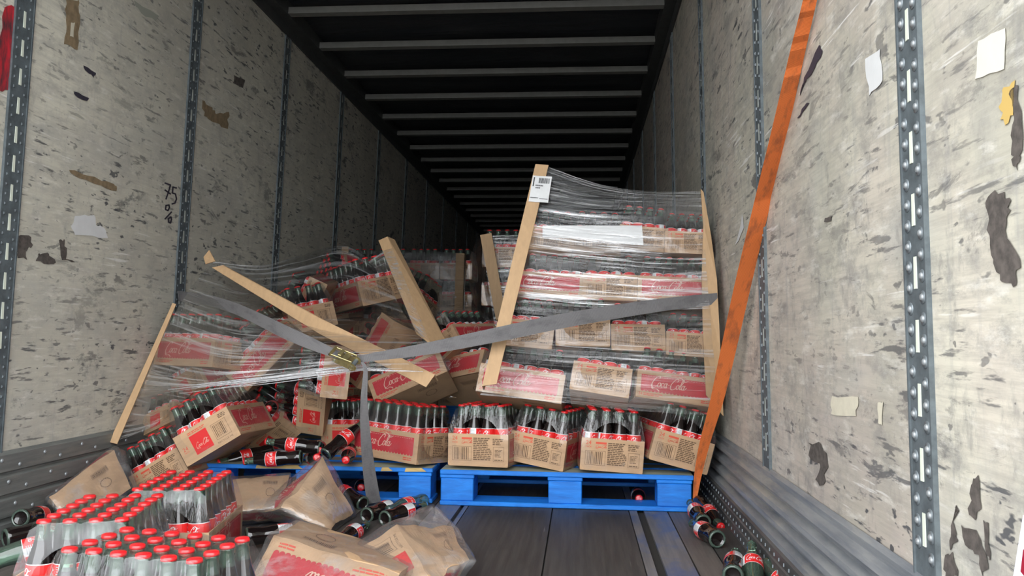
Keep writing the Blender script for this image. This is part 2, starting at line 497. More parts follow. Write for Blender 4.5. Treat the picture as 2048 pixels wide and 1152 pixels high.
def patch(side, name, pts, mat, amp=3, n=3, seed=1, off=0.0022):
    q = [atw(x, y, side, off) for x, y in jag(pts, n, amp, seed)]
    b = [atw(x, y, side, -0.0005) for x, y in jag(pts, n, amp, seed)]
    mb = MB(); mb.face(q)
    mb.grid([q, b], 0, True)
    yc = sum(v.y for v in q) / len(q)
    par = min((p for p in (panels_l if side == 'left' else panels_r)), key=lambda p: 0 if p[0] <= yc <= p[1] else min(abs(p[0] - yc), abs(p[1] - yc)))[2]
    return mb.obj(name, mat, par)

P = patch
P('left', 'torn_sticker', [(150, 432), (188, 430), (192, 450), (208, 455), (216, 476), (150, 470), (142, 452)], WHITE, 2, 4, 3)
P('left', 'torn_sticker', [(132, 0), (158, 0), (160, 30), (155, 100), (128, 88), (132, 40)], TAR, 3, 4, 4)
P('left', 'torn_sticker', [(142, 45), (150, 45), (147, 75), (140, 72)], CREAM, 1, 2, 5, 0.003)
P('left', 'torn_sticker', [(405, 200), (425, 215), (432, 228), (458, 224), (456, 258), (430, 245), (408, 232)], TAR, 3, 4, 6)
P('left', 'torn_sticker', [(138, 340), (180, 352), (228, 368), (233, 382), (190, 368), (150, 352)], TAR, 3, 4, 7)
P('left', 'peeled_patch', [(28, 470), (62, 474), (66, 490), (52, 502), (54, 520), (34, 510), (28, 495)], DKBROWN, 4, 4, 8)
P('left', 'peeled_patch', [(78, 506), (98, 508), (112, 525), (92, 528), (72, 522)], DKBROWN, 3, 4, 9)
P('left', 'peeled_patch', [(118, 480), (130, 480), (132, 518), (150, 524), (124, 520)], DKBROWN, 3, 4, 10)
P('left', 'dark_scuff', [(166, 130), (192, 146), (188, 156), (170, 140)], INK, 2, 3, 11)
P('left', 'dark_scuff', [(146, 182), (178, 196), (174, 202), (150, 190)], INK, 2, 3, 12)
P('left', 'dark_scuff', [(468, 150), (490, 160), (486, 176), (466, 166)], DKBROWN, 2, 3, 13)
P('left', 'grey_patch', [(268, 0), (318, 32), (312, 42), (282, 26)], plain('grey_green_tape', (0.30, 0.31, 0.26), 0.8), 3, 3, 14)
P('left', 'red_paint_mark', [(10, 14), (31, 12), (26, 88), (16, 180), (-8, 182), (-4, 100)], REDTAPE, 3, 4, 15)
P('right', 'torn_sticker', [(1730, 118), (1760, 98), (1765, 160), (1738, 192)], WHITE, 2, 4, 21)
P('right', 'torn_sticker', [(1956, 82), (2010, 56), (2008, 138), (1950, 158)], plain('cream_sticker', (0.62, 0.60, 0.53), 0.6, var=.06), 2, 4, 22)
P('right', 'torn_sticker', [(1484, 428), (1488, 455), (1478, 480), (1470, 490), (1480, 455)], WHITE, 1, 3, 23)
P('right', 'peeled_patch', [(1972, 400), (1990, 380), (2022, 400), (2010, 460), (2040, 520), (2032, 570), (2000, 560), (1982, 510), (1978, 440)], DKBROWN, 6, 5, 24)
P('right', 'peeled_patch', [(2020, 180), (2036, 170), (2044, 300), (2034, 340), (2022, 310), (2028, 240)], DKBROWN, 5, 5, 25)
P('right', 'peeled_patch', [(1616, 885), (1642, 888), (1655, 925), (1646, 970), (1630, 960), (1640, 930), (1622, 920)], DKBROWN, 4, 4, 26)
for k, q in enumerate(([(1902, 1060), (1915, 1020), (1912, 1010), (1908, 1050), (1916, 1080), (1900, 1100)],
                       [(1942, 970), (1956, 950), (1962, 1010), (1950, 1040), (1938, 1030)],
                       [(1922, 1050), (1952, 1060), (1976, 1130), (1965, 1152), (1958, 1110), (1930, 1090)],
                       [(1890, 1110), (1905, 1105), (1915, 1152), (1890, 1160)],
                       [(1966, 1040), (1976, 1050), (1980, 1120), (1972, 1110)])):
    P('right', 'peeled_patch', q, DKBROWN, 4, 4, 30 + k)
P('right', 'tape_residue', [(1664, 792), (1716, 794), (1712, 832), (1662, 828)], CREAM, 3, 4, 41)
P('right', 'tape_residue', [(1755, 806), (1766, 804), (1764, 850), (1756, 846)], CREAM, 2, 3, 42)
P('right', 'tape_residue', [(2004, 180), (2030, 160), (2026, 230), (2010, 250), (2000, 220)], plain('ochre_glue', (0.48, 0.33, 0.10), 0.8), 5, 4, 43)
P('right', 'dark_scuff', [(1638, 90), (1645, 102), (1622, 150), (1606, 170), (1600, 190), (1608, 155)], INK, 2, 4, 44)
P('right', 'dark_scuff', [(1610, 210), (1618, 206), (1600, 234), (1594, 236)], INK, 2, 3, 45)
P('right', 'dark_scuff', [(1650, 436), (1664, 432), (1662, 442), (1648, 444)], DKBROWN, 1, 3, 46)

def ribbon_on_wall(side, polys, wpx, mat, name, par):
    mb = MB()
    for pl in polys:
        for a, b in zip(pl[:-1], pl[1:]):
            dx, dy = b[0] - a[0], b[1] - a[1]; l = math.hypot(dx, dy) or 1
            nx, ny = -dy / l * wpx / 2, dx / l * wpx / 2; ex, ey = dx / l * wpx * .3, dy / l * wpx * .3
            mb.face([atw(x, y, side, 0.0025) for x, y in ((a[0] + nx - ex, a[1] + ny - ey), (a[0] - nx - ex, a[1] - ny - ey), (b[0] - nx + ex, b[1] - ny + ey), (b[0] + nx + ex, b[1] + ny + ey))])
    return mb.obj(name, mat, par)
seven = [[(330, 366), (341, 370), (337, 384), (332, 398)], [(330, 380), (341, 388)], [(353, 376), (346, 374), (345, 386), (351, 388), (353, 398), (350, 406), (344, 408)],
         [(338, 410), (332, 411), (331, 419), (336, 421), (339, 415), (338, 410)], [(343, 424), (330, 438)], [(342, 434), (337, 437), (337, 444), (341, 446), (343, 439), (342, 434)]]
pan = [p for p in panels_l if p[0] < 3.5 < p[1]][0][2]
ribbon_on_wall('left', seven, 3.0, INK, 'handwriting', pan)

# white sheet with a dark red block taped to the near end of the wall
q = MB()
pts = [(2046, 1030), (2062, 1030), (2062, 1165), (2024, 1165), (2030, 1130)]
q.grid([[atw(x, y, 'right', 0.004) for x, y in pts], [atw(x, y, 'right', 0.001) for x, y in pts]], 0, True)
q.face([atw(x, y, 'right', 0.004) for x, y in pts], 0)
q.face([atw(x, y, 'right', 0.0045) for x, y in ((2046, 1100), (2062, 1085), (2062, 1165), (2058, 1165), (2041, 1143))], 1)
o = q.obj('printed_notice', [plain('lilac_white_paper', (0.72, 0.72, 0.86), 0.5), plain('dark_red_block', (0.28, 0.01, 0.03), 0.5)])
tag(o, 'white paper notice with a dark red block on the wall beside the riveted post', 'notice')

# kick plates
def kick(side):
    sgn = 1 if side == 'left' else -1
    root = empty('baseboard_' + side); tag(root, kind='structure')
    if side == 'left':
        prof = [(0.003, .283), (0.022, .272), (0.022, .216), (0.010, .210), (0.010, .204), (0.030, .198), (0.030, .142), (0.017, .136), (0.017, .130), (0.038, .124), (0.038, .066), (0.026, .060), (0.026, .052), (0.045, .046), (0.045, 0.0)]
    else:
        prof = [(0.003, .283), (0.012, .272), (0.012, .256), (0.026, .250), (0.030, .238), (0.016, .228), (0.016, .218), (0.034, .208), (0.036, .194), (0.022, .184), (0.022, .174), (0.040, .163), (0.042, .150), (0.028, .140), (0.028, .132), (0.048, .122), (0.050, .108)]
    mb = MB()
    ys = [Y0 + (Y1 - Y0) * k / 24 for k in range(25)]
    rows = [[(wall_x(side, z) + o * sgn, y, z) for y in ys] for o, z in prof]
    mb.grid(rows, 0)
    mb.obj('kick_plate', SCUFF_L if side == 'left' else SCUFF_R, root)
    if side == 'left':
        r_ = MB(); r_.lathe([(0.0075, 0), (0.007, 0.0025), (0.004, 0.0045), (0, 0.005)], 8); rv = r_.data('rivet', [RIVET], True)
        st = MB()
        for row, (off, z) in enumerate(((.022, .244), (.030, .170), (.038, .095))):
            for k in range(60):
                y = 2.30 + k * 0.112 + row * 0.03 + (0.02 if k % 2 else 0)
                zz = z + (0.012 if k % 2 else -0.012)
                x = wall_x(side, zz) + off
                if y < 3.9:
                    o = link_obj('rivet', rv, root)
                    o.matrix_local = Matrix.Translation((x, y, zz)) @ Matrix.Rotation(math.radians(90), 4, 'Y')
    else:
        p2 = [(0.050, .108), (0.058, .104), (0.052, .070), (0.056, .066), (0.052, .062), (0.052, .034), (0.056, .030), (0.052, .026), (0.06, 0.0)]
        mb = MB()
        mb.grid([[(wall_x(side, z) + o * sgn, y, z) for y in ys] for o, z in p2], 0)
        mb.obj('dimpled_kerb', DIMPLE, root)
        d = MB()
        for row, z in enumerate((.086, .048, .014)):
            for k in range(70):
                y = 1.7 + k * 0.055 + row * 0.02
                x = wall_x(side, z) + (0.0555 if row == 0 else 0.0525 + .003 * row) * sgn
                h_ = 0.0045
                d.hexa([(x, y - .002, z - h_), (x + .003 * sgn, y - .001, z - h_), (x + .003 * sgn, y + .001, z - h_), (x, y + .002, z - h_), (x, y - .002, z + h_), (x + .003 * sgn, y - .001, z + h_), (x + .003 * sgn, y + .001, z + h_), (x, y + .002, z + h_)])
        o = d.obj('kerb_dimples', SILVER_D, root); o['kind'] = 'stuff'
    return root
kick('left'); kick('right')

# floor boards
fl = empty('floor'); tag(fl, kind='structure')
xb = [-1.30, -1.10, -0.86, -0.62, -0.40, -0.18, 0.09, 0.195, 0.225, 0.565, 0.868, 0.900, 0.925, 1.02, 1.11, 1.30]
mats = [FL_DARK, FL_GREY, FL_STRIP, FL_DARK, FL_GREY, FL_DARK, FL_STRIP, FL_STRIP, FL_DARK, FL_DARK, FL_STRIP, None, FL_STRIP, FL_GREY, FL_DARK]
for a, b, mt in zip(xb[:-1], xb[1:], mats):
    if mt is None: continue
    mb = MB(); g = 0.0025 if b - a > 0.05 else 0.001
    if abs(a - 0.195) < 1e-6: a += 0.012
    mb.box((a + g, Y0, -0.03), (b - g, Y1, rnd.uniform(-0.002, 0.0)))
    mb.obj('floor_board', mt, fl)
mb = MB(); mb.box((-1.30, Y0, -0.06), (1.30, Y1, -0.012)); mb.obj('subfloor', GAPM, fl)

# roof
cl = empty('ceiling'); tag(cl, kind='structure')
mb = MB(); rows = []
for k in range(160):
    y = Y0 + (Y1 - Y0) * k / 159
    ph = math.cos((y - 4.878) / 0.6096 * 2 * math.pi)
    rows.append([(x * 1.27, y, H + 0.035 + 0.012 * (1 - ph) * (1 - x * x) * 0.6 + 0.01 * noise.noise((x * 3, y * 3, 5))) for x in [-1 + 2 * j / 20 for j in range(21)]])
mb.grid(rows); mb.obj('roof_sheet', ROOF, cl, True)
b_ = MB()
b_.hexa([(-1.16, -.030, .03), (1.16, -.030, .03), (1.16, .030, .03), (-1.16, .030, .03), (-1.16, -.024, .072), (1.16, -.024, .072), (1.16, .024, .072), (-1.16, .024, .072)])
bow = b_.data('roof_bow', [BOWM])
for k in range(-6, 20):
    y = 4.878 + k * 0.6096
    if Y0 + .05 < y < Y1 - .05:
        o = link_obj('roof_bow', bow, cl); o.location = (0.0, y, H - 0.072)
for n_, s in (('trim_1', -1), ('trim_2', 1)):
    xw = (-1.27 + LL * H) if s < 0 else (1.27 + LR * H)
    mb = MB()
    x0, x1 = sorted((xw, xw - s * 0.075))
    mb.box((x0, Y0, H - 0.05), (x1, Y1, H + 0.09))
    x0, x1 = sorted((xw, xw - s * 0.012))
    mb.box((x0, Y0, H - 0.11), (x1, Y1, H - 0.05))
    o = mb.obj(n_, RAILM); tag(o, kind='structure')
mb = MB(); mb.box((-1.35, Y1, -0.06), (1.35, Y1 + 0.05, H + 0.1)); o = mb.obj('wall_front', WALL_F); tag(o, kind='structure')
mb = MB(); mb.box((-1.36, Y0, H + 0.075), (1.36, Y1, H + 0.10)); mb.obj('roof_top', RAILM, cl)
# the loading yard outside
mb = MB(); mb.box((-30, -40, -1.30), (30, Y0 + 25, -1.20)); o = mb.obj('yard_ground', plain('yard_concrete', (0.33, 0.325, 0.31), 0.9, var=0.2, scale=2)); tag(o, kind='structure')

# ------------------------------------------------------------------ pallets
def pallet(origin, rotz, label, W=1.016, D=1.219, chip=False):
    root = empty('wooden_pallet', origin, (0, 0, rotz))
    tag(root, label, 'pallet', 'blue pallets across the trailer')
    def part(name, lo, hi, mat, top=None):
        mb = MB(); mb.box(lo, hi, 0, 1 if top else None)
        o = mb.obj(name, [mat, top] if top else [mat], root)
        md = o.modifiers.new('edge', 'BEVEL'); md.width = 0.003; md.segments = 1
        return o
    ys = [0, .175, .315, .50, .70, .885, 1.07]
    ws = [.135, .10, .145, .145, .145, .145, .149]
    for y, wd in zip(ys, ws):
        part('deck_board', (0, y, .124 + rnd.uniform(-.001, 0)), (W, y + wd, .143 + rnd.uniform(-.002, 0)), PBLUE, PWORN)
    for x in (0, W / 2 - .07, W - .145):
        part('stringer_board', (x, 0.004, .108), (x + .14, D - .004, .124), PBLUE)
        for y in (0.006, D / 2 - .07, D - .146):
            part('block', (x + .003, y, .018), (x + .137, y + .14, .108), PBLUE)
    for y in (0.0, D / 2 - .07, D - .14):
        part('bottom_board', (0, y, 0.0), (W, y + .14, .018), PBLUE)
    if chip:
        for x0, x1, mt in ((.27, .47, BAREWOOD), (.80, .85, BAREWOOD), (.90, .99, BAREWOOD)):
            mb = MB()
            mb.hexa([(x0, -.0022, .126), (x1, -.0022, .128), (x1, .003, .128), (x0, .003, .126), (x0 + .005, -.0022, .141), (x1 - .02, -.0022, .1425), (x1 - .02, .003, .1425), (x0 + .005, .003, .141)])
            mb.obj('bare_wood_chip', mt, root)
    return root
pallet((0.106, 3.400, 0.0), math.radians(-0.8), 'blue wooden pallet under the leaning stack of wrapped cases')
pallet((-0.945, 3.425, 0.0), math.radians(0.2), 'blue wooden pallet with a bare yellow chip under the collapsed load', chip=True)

# ------------------------------------------------------------------ lettering
def catmull(pts, n=7):
    out = []
    p = [pts[0]] + list(pts) + [pts[-1]]
    for i in range(1, len(p) - 2):
        for k in range(n):
            t = k / n
            out.append(tuple(0.5 * ((2 * p[i][a]) + (-p[i - 1][a] + p[i + 1][a]) * t + (2 * p[i - 1][a] - 5 * p[i][a] + 4 * p[i + 1][a] - p[i + 2][a]) * t * t + (-p[i - 1][a] + 3 * p[i][a] - 3 * p[i + 1][a] + p[i + 2][a]) * t ** 3) for a in (0, 1)))
    out.append(tuple(pts[-1]))
    return out

def loop_o(cx, cy, rx, ry, a0=60, a1=430, n=9):
    return [(cx + rx * math.cos(math.radians(a0 + (a1 - a0) * k / n)), cy + ry * math.sin(math.radians(a0 + (a1 - a0) * k / n))) for k in range(n + 1)]

SCRIPT_STROKES = [
    [(.185, .285), (.200, .325), (.165, .350), (.105, .310), (.050, .215), (.030, .120), (.055, .040), (.105, .015), (.160, .045), (.205, .095)],
    [(.055, .040), (.075, -.010), (.130, -.030), (.200, -.020), (.260, -.050), (.300, -.075)],
    loop_o(.232, .105, .036, .062), [(.250, .160), (.275, .140), (.300, .145)],
    loop_o(.328, .105, .036, .062, 40, 320, 8),
    loop_o(.408, .105, .034, .060, 50, 400), [(.450, .170), (.436, .090), (.446, .045), (.470, .070)],
    [(.478, .120), (.520, .128)],
    [(.700, .250), (.722, .300), (.690, .335), (.630, .300), (.575, .205), (.555, .115), (.580, .035), (.630, .012), (.685, .045), (.722, .095)],
    [(.640, .330), (.720, .375), (.800, .350), (.860, .290), (.930, .285), (.980, .320)],
    loop_o(.752, .105, .035, .062), [(.770, .160), (.792, .140), (.815, .160)],
    [(.815, .110), (.862, .230), (.872, .310), (.846, .330), (.826, .250), (.818, .110), (.832, .045), (.856, .065)],
    loop_o(.898, .105, .034, .060, 50, 400), [(.942, .170), (.928, .090), (.936, .045), (.965, .060), (1.0, .120)],
]
def script_quads(n=6, boldness=1.0):
    qs = []
    for s in SCRIPT_STROKES:
        c = [(x + 0.28 * y - 0.03, y) for x, y in catmull(s, n)]
        for (a, b) in zip(c[:-1], c[1:]):
            dx, dy = b[0] - a[0], b[1] - a[1]; l = math.hypot(dx, dy)
            if l < 1e-6: continue
            ang = math.atan2(dy, dx)
            wd = (0.011 + 0.017 * abs(math.sin(ang - math.radians(25)))) * boldness
            nx, ny = -dy / l * wd / 2, dx / l * wd / 2
            e = 0.15
            qs.append([(a[0] + nx - dx * e, a[1] + ny - dy * e), (a[0] - nx - dx * e, a[1] - ny - dy * e), (b[0] - nx + dx * e, b[1] - ny + dy * e), (b[0] + nx + dx * e, b[1] + ny + dy * e)])
    return qs
SCRIPT_HI = script_quads(5); SCRIPT_LO = script_quads(2, 1.25)

FONT_CACHE = {}
def text_polys(txt):
    """flat outline text as a list of polygons, unit height"""
    if txt in FONT_CACHE: return FONT_CACHE[txt]
    cu = bpy.data.curves.new('lettering', 'FONT'); cu.body = txt; cu.size = 1.0; cu.resolution_u = 2
    o = bpy.data.objects.new('lettering', cu); COL.objects.link(o)
    dg = bpy.context.evaluated_depsgraph_get()
    me = bpy.data.meshes.new_from_object(o.evaluated_get(dg))
    polys = [[(me.vertices[i].co.x, me.vertices[i].co.y) for i in f.vertices] for f in me.polygons]
    xs = [p[0] for f in polys for p in f]; x0, x1 = min(xs), max(xs)
    polys = [[((x - x0), y) for x, y in f] for f in polys]
    bpy.data.objects.remove(o); bpy.data.meshes.remove(me); bpy.data.curves.remove(cu)
    FONT_CACHE[txt] = (polys, x1 - x0)
    return FONT_CACHE[txt]

# a print surface: (u, v) in metres from the lower-left corner of a face, seen from outside
class Face:
    def __init__(self, mb, o, u, n, lift=0.0006):
        self.mb, self.o, self.u, self.n, self.l = mb, Vector(o), Vector(u), Vector(n), lift
    def p(self, u, v, k=1): return self.o + self.u * u + Vector((0, 0, v)) + self.n * self.l * k
    def rect(self, u0, v0, u1, v1, mi, k=1): self.mb.face([self.p(u0, v0, k), self.p(u1, v0, k), self.p(u1, v1, k), self.p(u0, v1, k)], mi)
    def poly(self, pts, mi, k=1): self.mb.face([self.p(u, v, k) for u, v in pts], mi)
    def frame(self, u0, v0, u1, v1, t, mi):
        self.rect(u0, v0, u1, v0 + t, mi); self.rect(u0, v1 - t, u1, v1, mi); self.rect(u0, v0 + t, u0 + t, v1 - t, mi); self.rect(u1 - t, v0 + t, u1, v1 - t, mi)
    def script(self, u0, v0, width, mi, hi=True, k=2, sh=1.0):
        for q in (SCRIPT_HI if hi else SCRIPT_LO): self.poly([(u0 + x * width, v0 + y * width * sh) for x, y in q], mi, k)
    def text(self, txt, u0, v0, h, mi, wmax=None, k=1, flip=False):
        polys, wd = text_polys(txt); s = h / 0.72
        sx_ = s if wmax is None else wmax / wd
        for f in polys: self.poly([(u0 + x * sx_, v0 + y * s) for x, y in f], mi, k)
    def barcode(self, u0, v0, u1, v1, mi, n=16, vertical=False, seed=1):
        r = random.Random(seed); t = 0.0
        L_ = (v1 - v0) if vertical else (u1 - u0)
        while t < L_:
            b = r.choice((.0015, .002, .003, .0042))
            if vertical: self.rect(u0, v0 + t, u1, min(v0 + t + b, v1), mi)
            else: self.rect(u0 + t, v0, min(u0 + t + b, u1), v1, mi)
            t += b + r.choice((.002, .003, .0038))
    def lines(self, u0, v0, u1, v1, n, mi, seed=1, fill=0.6, ragged=0.3):
        r = random.Random(seed); st = (v1 - v0) / n
        for k in range(n):
            a = u0; e_ = u1 - (r.random() * ragged * (u1 - u0) if r.random() < .6 else 0)
            while a < e_ - .002:
                b = min(e_, a + r.uniform(.008, .022))
                self.rect(a, v0 + k * st, b, v0 + k * st + st * fill, mi); a = b + .0022

TM = [KRAFT, RED, SCRIPT, ORANGE_PRINT, BROWN, KRAFT_IN, RED2]
LX, LY, TH = .1875, .1275, .130

def tray_builder(detail=True, lift=.0006):
    mb = MB()
    t = .0035
    # walls with a slightly rounded rim
    for lo, hi in (((-LX, -LY, 0), (LX, LY, .004)), ((-LX, -LY, 0), (LX, -LY + t, TH)), ((-LX, LY - t, 0), (LX, LY, TH)), ((-LX, -LY + t, .004), (-LX + t, LY - t, TH)), ((LX - t, -LY + t, .004), (LX, LY - t, TH))):
        mb.box(lo, hi, 0)
    # long sides
    for o, u, n in (((-LX, -LY, 0), (1, 0, 0), (0, -1, 0)), ((LX, LY, 0), (-1, 0, 0), (0, 1, 0))):
        f = Face(mb, o, u, n, lift)
        W = 2 * LX
        u0, u1, v0, v1 = .020, W - .024, .040, .110
        ns = 20; st = (u1 - u0) / ns
        f.rect(u0, v0, u1, v1, 1)
        for k in range(ns):
            cx = u0 + (k + .5) * st
            f.poly([(cx + st * .5 * math.cos(math.pi + math.pi * q / 6), v0 + .008 * math.sin(math.pi + math.pi * q / 6)) for q in range(7)], 1)
        for k in range(26):
            a = u0 + .004 + k * (u1 - u0 - .008) / 26
            f.rect(a, v1 - .0062, a + .007, v1 - .0048, 2, 2)
        f.script(u0 + .045, v0 + .012, .165, 2, detail, 2, 1.0)
        f.text('24', .012, .014, .013, 3)
        f.lines(.034, .014, .125, .028, 2, 3, 3, .55, .4)
        f.lines(W - .075, .012, W - .03, .028, 2, 3, 5, .55, .3)
        f.lines(W * .42, v1 + .004, W * .60, v1 + .015, 2, 3, 6, .6, .1)
    # end B (+x): panel of small print
    f = Face(mb, (LX, -LY, 0), (0, 1, 0), (1, 0, 0), lift)
    f.text('24', .018, .104, .017, 3); f.text('PACK', .018, .092, .007, 3, .024)
    f.rect(.058, .108, .102, .116, 3); f.script(.058, .091, .046, 3, False, 1, .9)
    f.frame(.018, .022, .100, .080, .0012, 4); f.barcode(.026, .026, .088, .076, 4, seed=2)
    f.lines(.108, .026, .186, .118, 13, 4, 7, .62, .25); f.lines(.190, .088, .238, .116, 4, 4, 8, .62, .3)
    f.frame(.192, .022, .238, .080, .0012, 4); f.lines(.197, .026, .232, .032, 1, 4, 4, .6, .1)
    f.lines(.199, .040, .231, .072, 6, 4, 9, .45, .5)
    # end A (-x): red square with the script, barcode
    f = Face(mb, (-LX, LY, 0), (0, -1, 0), (-1, 0, 0), lift)
    f.text('24', .016, .056, .017, 3); f.text('PACK', .016, .046, .006, 3, .023)
    f.rect(.060, .020, .140, .100, 6); f.script(.071, .042, .060, 2, detail, 2, 1.1)
    f.lines(.060, .106, .140, .118, 2, 3, 12, .55, .1)
    f.frame(.160, .030, .228, .096, .0012, 4); f.barcode(.166, .038, .214, .090, 4, seed=5)
    f.lines(.205, .104, .240, .122, 3, 4, 13, .6, .2); f.text('RECYCLE ME', .158, .014, .007, 4, .07)
    return mb
def bottom_print(mb, lift=.0006):
    # small barcode and recycling ring under the tray
    def r(x0, y0, x1, y1): mb.face([(x0, y0, -lift), (x0, y1, -lift), (x1, y1, -lift), (x1, y0, -lift)], 4)
    rr = random.Random(3)
    x = .02
    while x < .11:
        b = rr.choice((.0015, .002, .003)); r(x, -.075, x + b, -.050); x += b + .003
    r(.016, -.079, .115, -.078); r(.016, -.047, .115, -.046); r(.016, -.079, .017, -.046); r(.114, -.079, .115, -.046)
    for k in range(18):
        a0, a1 = 2 * math.pi * k / 18, 2 * math.pi * (k + .7) / 18
        c = lambda a, q: (.07 + q * math.cos(a), .01 + q * math.sin(a), -lift)
        mb.face([c(a0, .030), c(a0, .026), c(a1, .026), c(a1, .030)], 4)
_tb = tray_builder(True); bottom_print(_tb)
TRAY = _tb.data('cardboard_tray', TM)
_tc = tray_builder(True, .0024); bottom_print(_tc, .0024)
TRAY_CR = _tc.data('cardboard_tray', TM)
_tl = tray_builder(False)
TRAY_LO = _tl.data('cardboard_tray', TM)

# ------------------------------------------------------------------ bottles
PROF = [(0.0, .008), (.016, .007), (.0215, .004), (.0235, 0.0), (.0270, .0012), (.0298, .006), (.0303, .018), (.0288, .035), (.0268, .052), (.0272, .065), (.0292, .080), (.0305, .098), (.0306, .122), (.0298, .138), (.0272, .153), (.0232, .168), (.0190, .183), (.0162, .197), (.0146, .211), (.0136, .224), (.0138, .2275), (.0150, .229), (.0150, .2325), (.0128, .234), (.0128, .2395), (.0, .2395)]
FILLZ = .196
def bottle_mesh(name, full=True, n=18):
    mb = MB()
    def mi(i, j):
        z = (PROF[i][1] + PROF[i + 1][1]) / 2
        if 2 <= i <= 4: return 2
        if full and z < FILLZ and i > 4: return 0
        if full and i < 2: return 0
        return 1
    mb.lathe(PROF, n, mi)
    # base knurl ring
    return mb.data(name, [COLA, GLASS, GLASS_B], True)
BOT = bottle_mesh('bottle_body', True)
BOT_E = bottle_mesh('bottle_body', False)
mb = MB()
CP = [(.0150, .2335), (.0158, .2330), (.0156, .2365), (.0148, .2400), (.0125, .2415), (.0, .2418)]
rows = []
for r_, z in CP:
    rows.append([((r_ + (.0006 if (k % 2 and z < .2350) else 0)) * math.cos(2 * math.pi * k / 28), (r_ + (.0006 if (k % 2 and z < .2350) else 0)) * math.sin(2 * math.pi * k / 28), z) for k in range(28)])
mb.grid(rows, 0, True)
CAPM = mb.data('bottle_cap', [CAP], True)
mb2 = MB(); mb2.grid(rows, 0, True)
for q in SCRIPT_LO: mb2.face([(-.0105 + x * .021, -.0035 + y * .021, .24195) for x, y in q], 1)
CAPS = mb2.data('bottle_cap', [CAP, CAPW], True)
def rad_at(z):
    for (r0, z0), (r1, z1) in zip(PROF[3:], PROF[4:]):
        if z0 <= z <= z1: return r0 + (r1 - r0) * (z - z0) / (z1 - z0 + 1e-9)
    return .03
def label_mesh(hi):
    mb = MB(); zs = [.100, .112, .124, .136, .146]
    n = 24
    for k in range(n):
        a0, a1 = 2 * math.pi * k / n, 2 * math.pi * (k + 1) / n
        m_ = 1 if k in (9, 10, 11) else 0
        mb.grid([[((rad_at(z) + .0005) * math.cos(a), (rad_at(z) + .0005) * math.sin(a), z) for z in zs] for a in (a0, a1)], m_)
    for z0, z1 in ((.1000, .1018), (.1442, .1460)):
        mb.grid([[((rad_at(z) + .0009) * math.cos(2 * math.pi * k / n), (rad_at(z) + .0009) * math.sin(2 * math.pi * k / n), z) for k in range(n + 1)] for z in (z0, z1)], 1)
    for c in (math.radians(60), math.radians(240)):
        for q in (SCRIPT_HI if hi else SCRIPT_LO):
            pts = []
            for x, y in q:
                z = .113 + y * .050 * 1.3; a = c + (x - .5) * 1.75
                r_ = rad_at(z) + .0013
                pts.append((r_ * math.cos(a), r_ * math.sin(a), z))
            mb.face(pts, 1)
    # white barcode column lines
    for k in range(7):
        z = .108 + k * .005
        mb.grid([[((rad_at(z) + .0009) * math.cos(a), (rad_at(z) + .0009) * math.sin(a), zz) for zz in (z, z + .0022)] for a in [math.radians(125 + 6 * q) for q in range(8)]], 2)
    return mb.data('bottle_label', [LABEL_RED, LABEL_WHITE, plain('label_grey_print', (0.42, 0.44, 0.45), 0.5)], True)
LAB = label_mesh(False); LAB_HI = label_mesh(True)
def band_mesh():
    mb = MB(); n = 20; zs = [.058, .070, .082, .088]
    r = random.Random(8)
    mb.grid([[((rad_at(z) + .0008 + r.uniform(0, .0012)) * math.cos(2.2 + 2.6 * k / n), (rad_at(z) + .0008 + r.uniform(0, .0012)) * math.sin(2.2 + 2.6 * k / n), z) for z in zs] for k in range(n + 1)], 0)
    return mb.data('white_back_label', [LABEL_WHITE])
BAND = band_mesh()

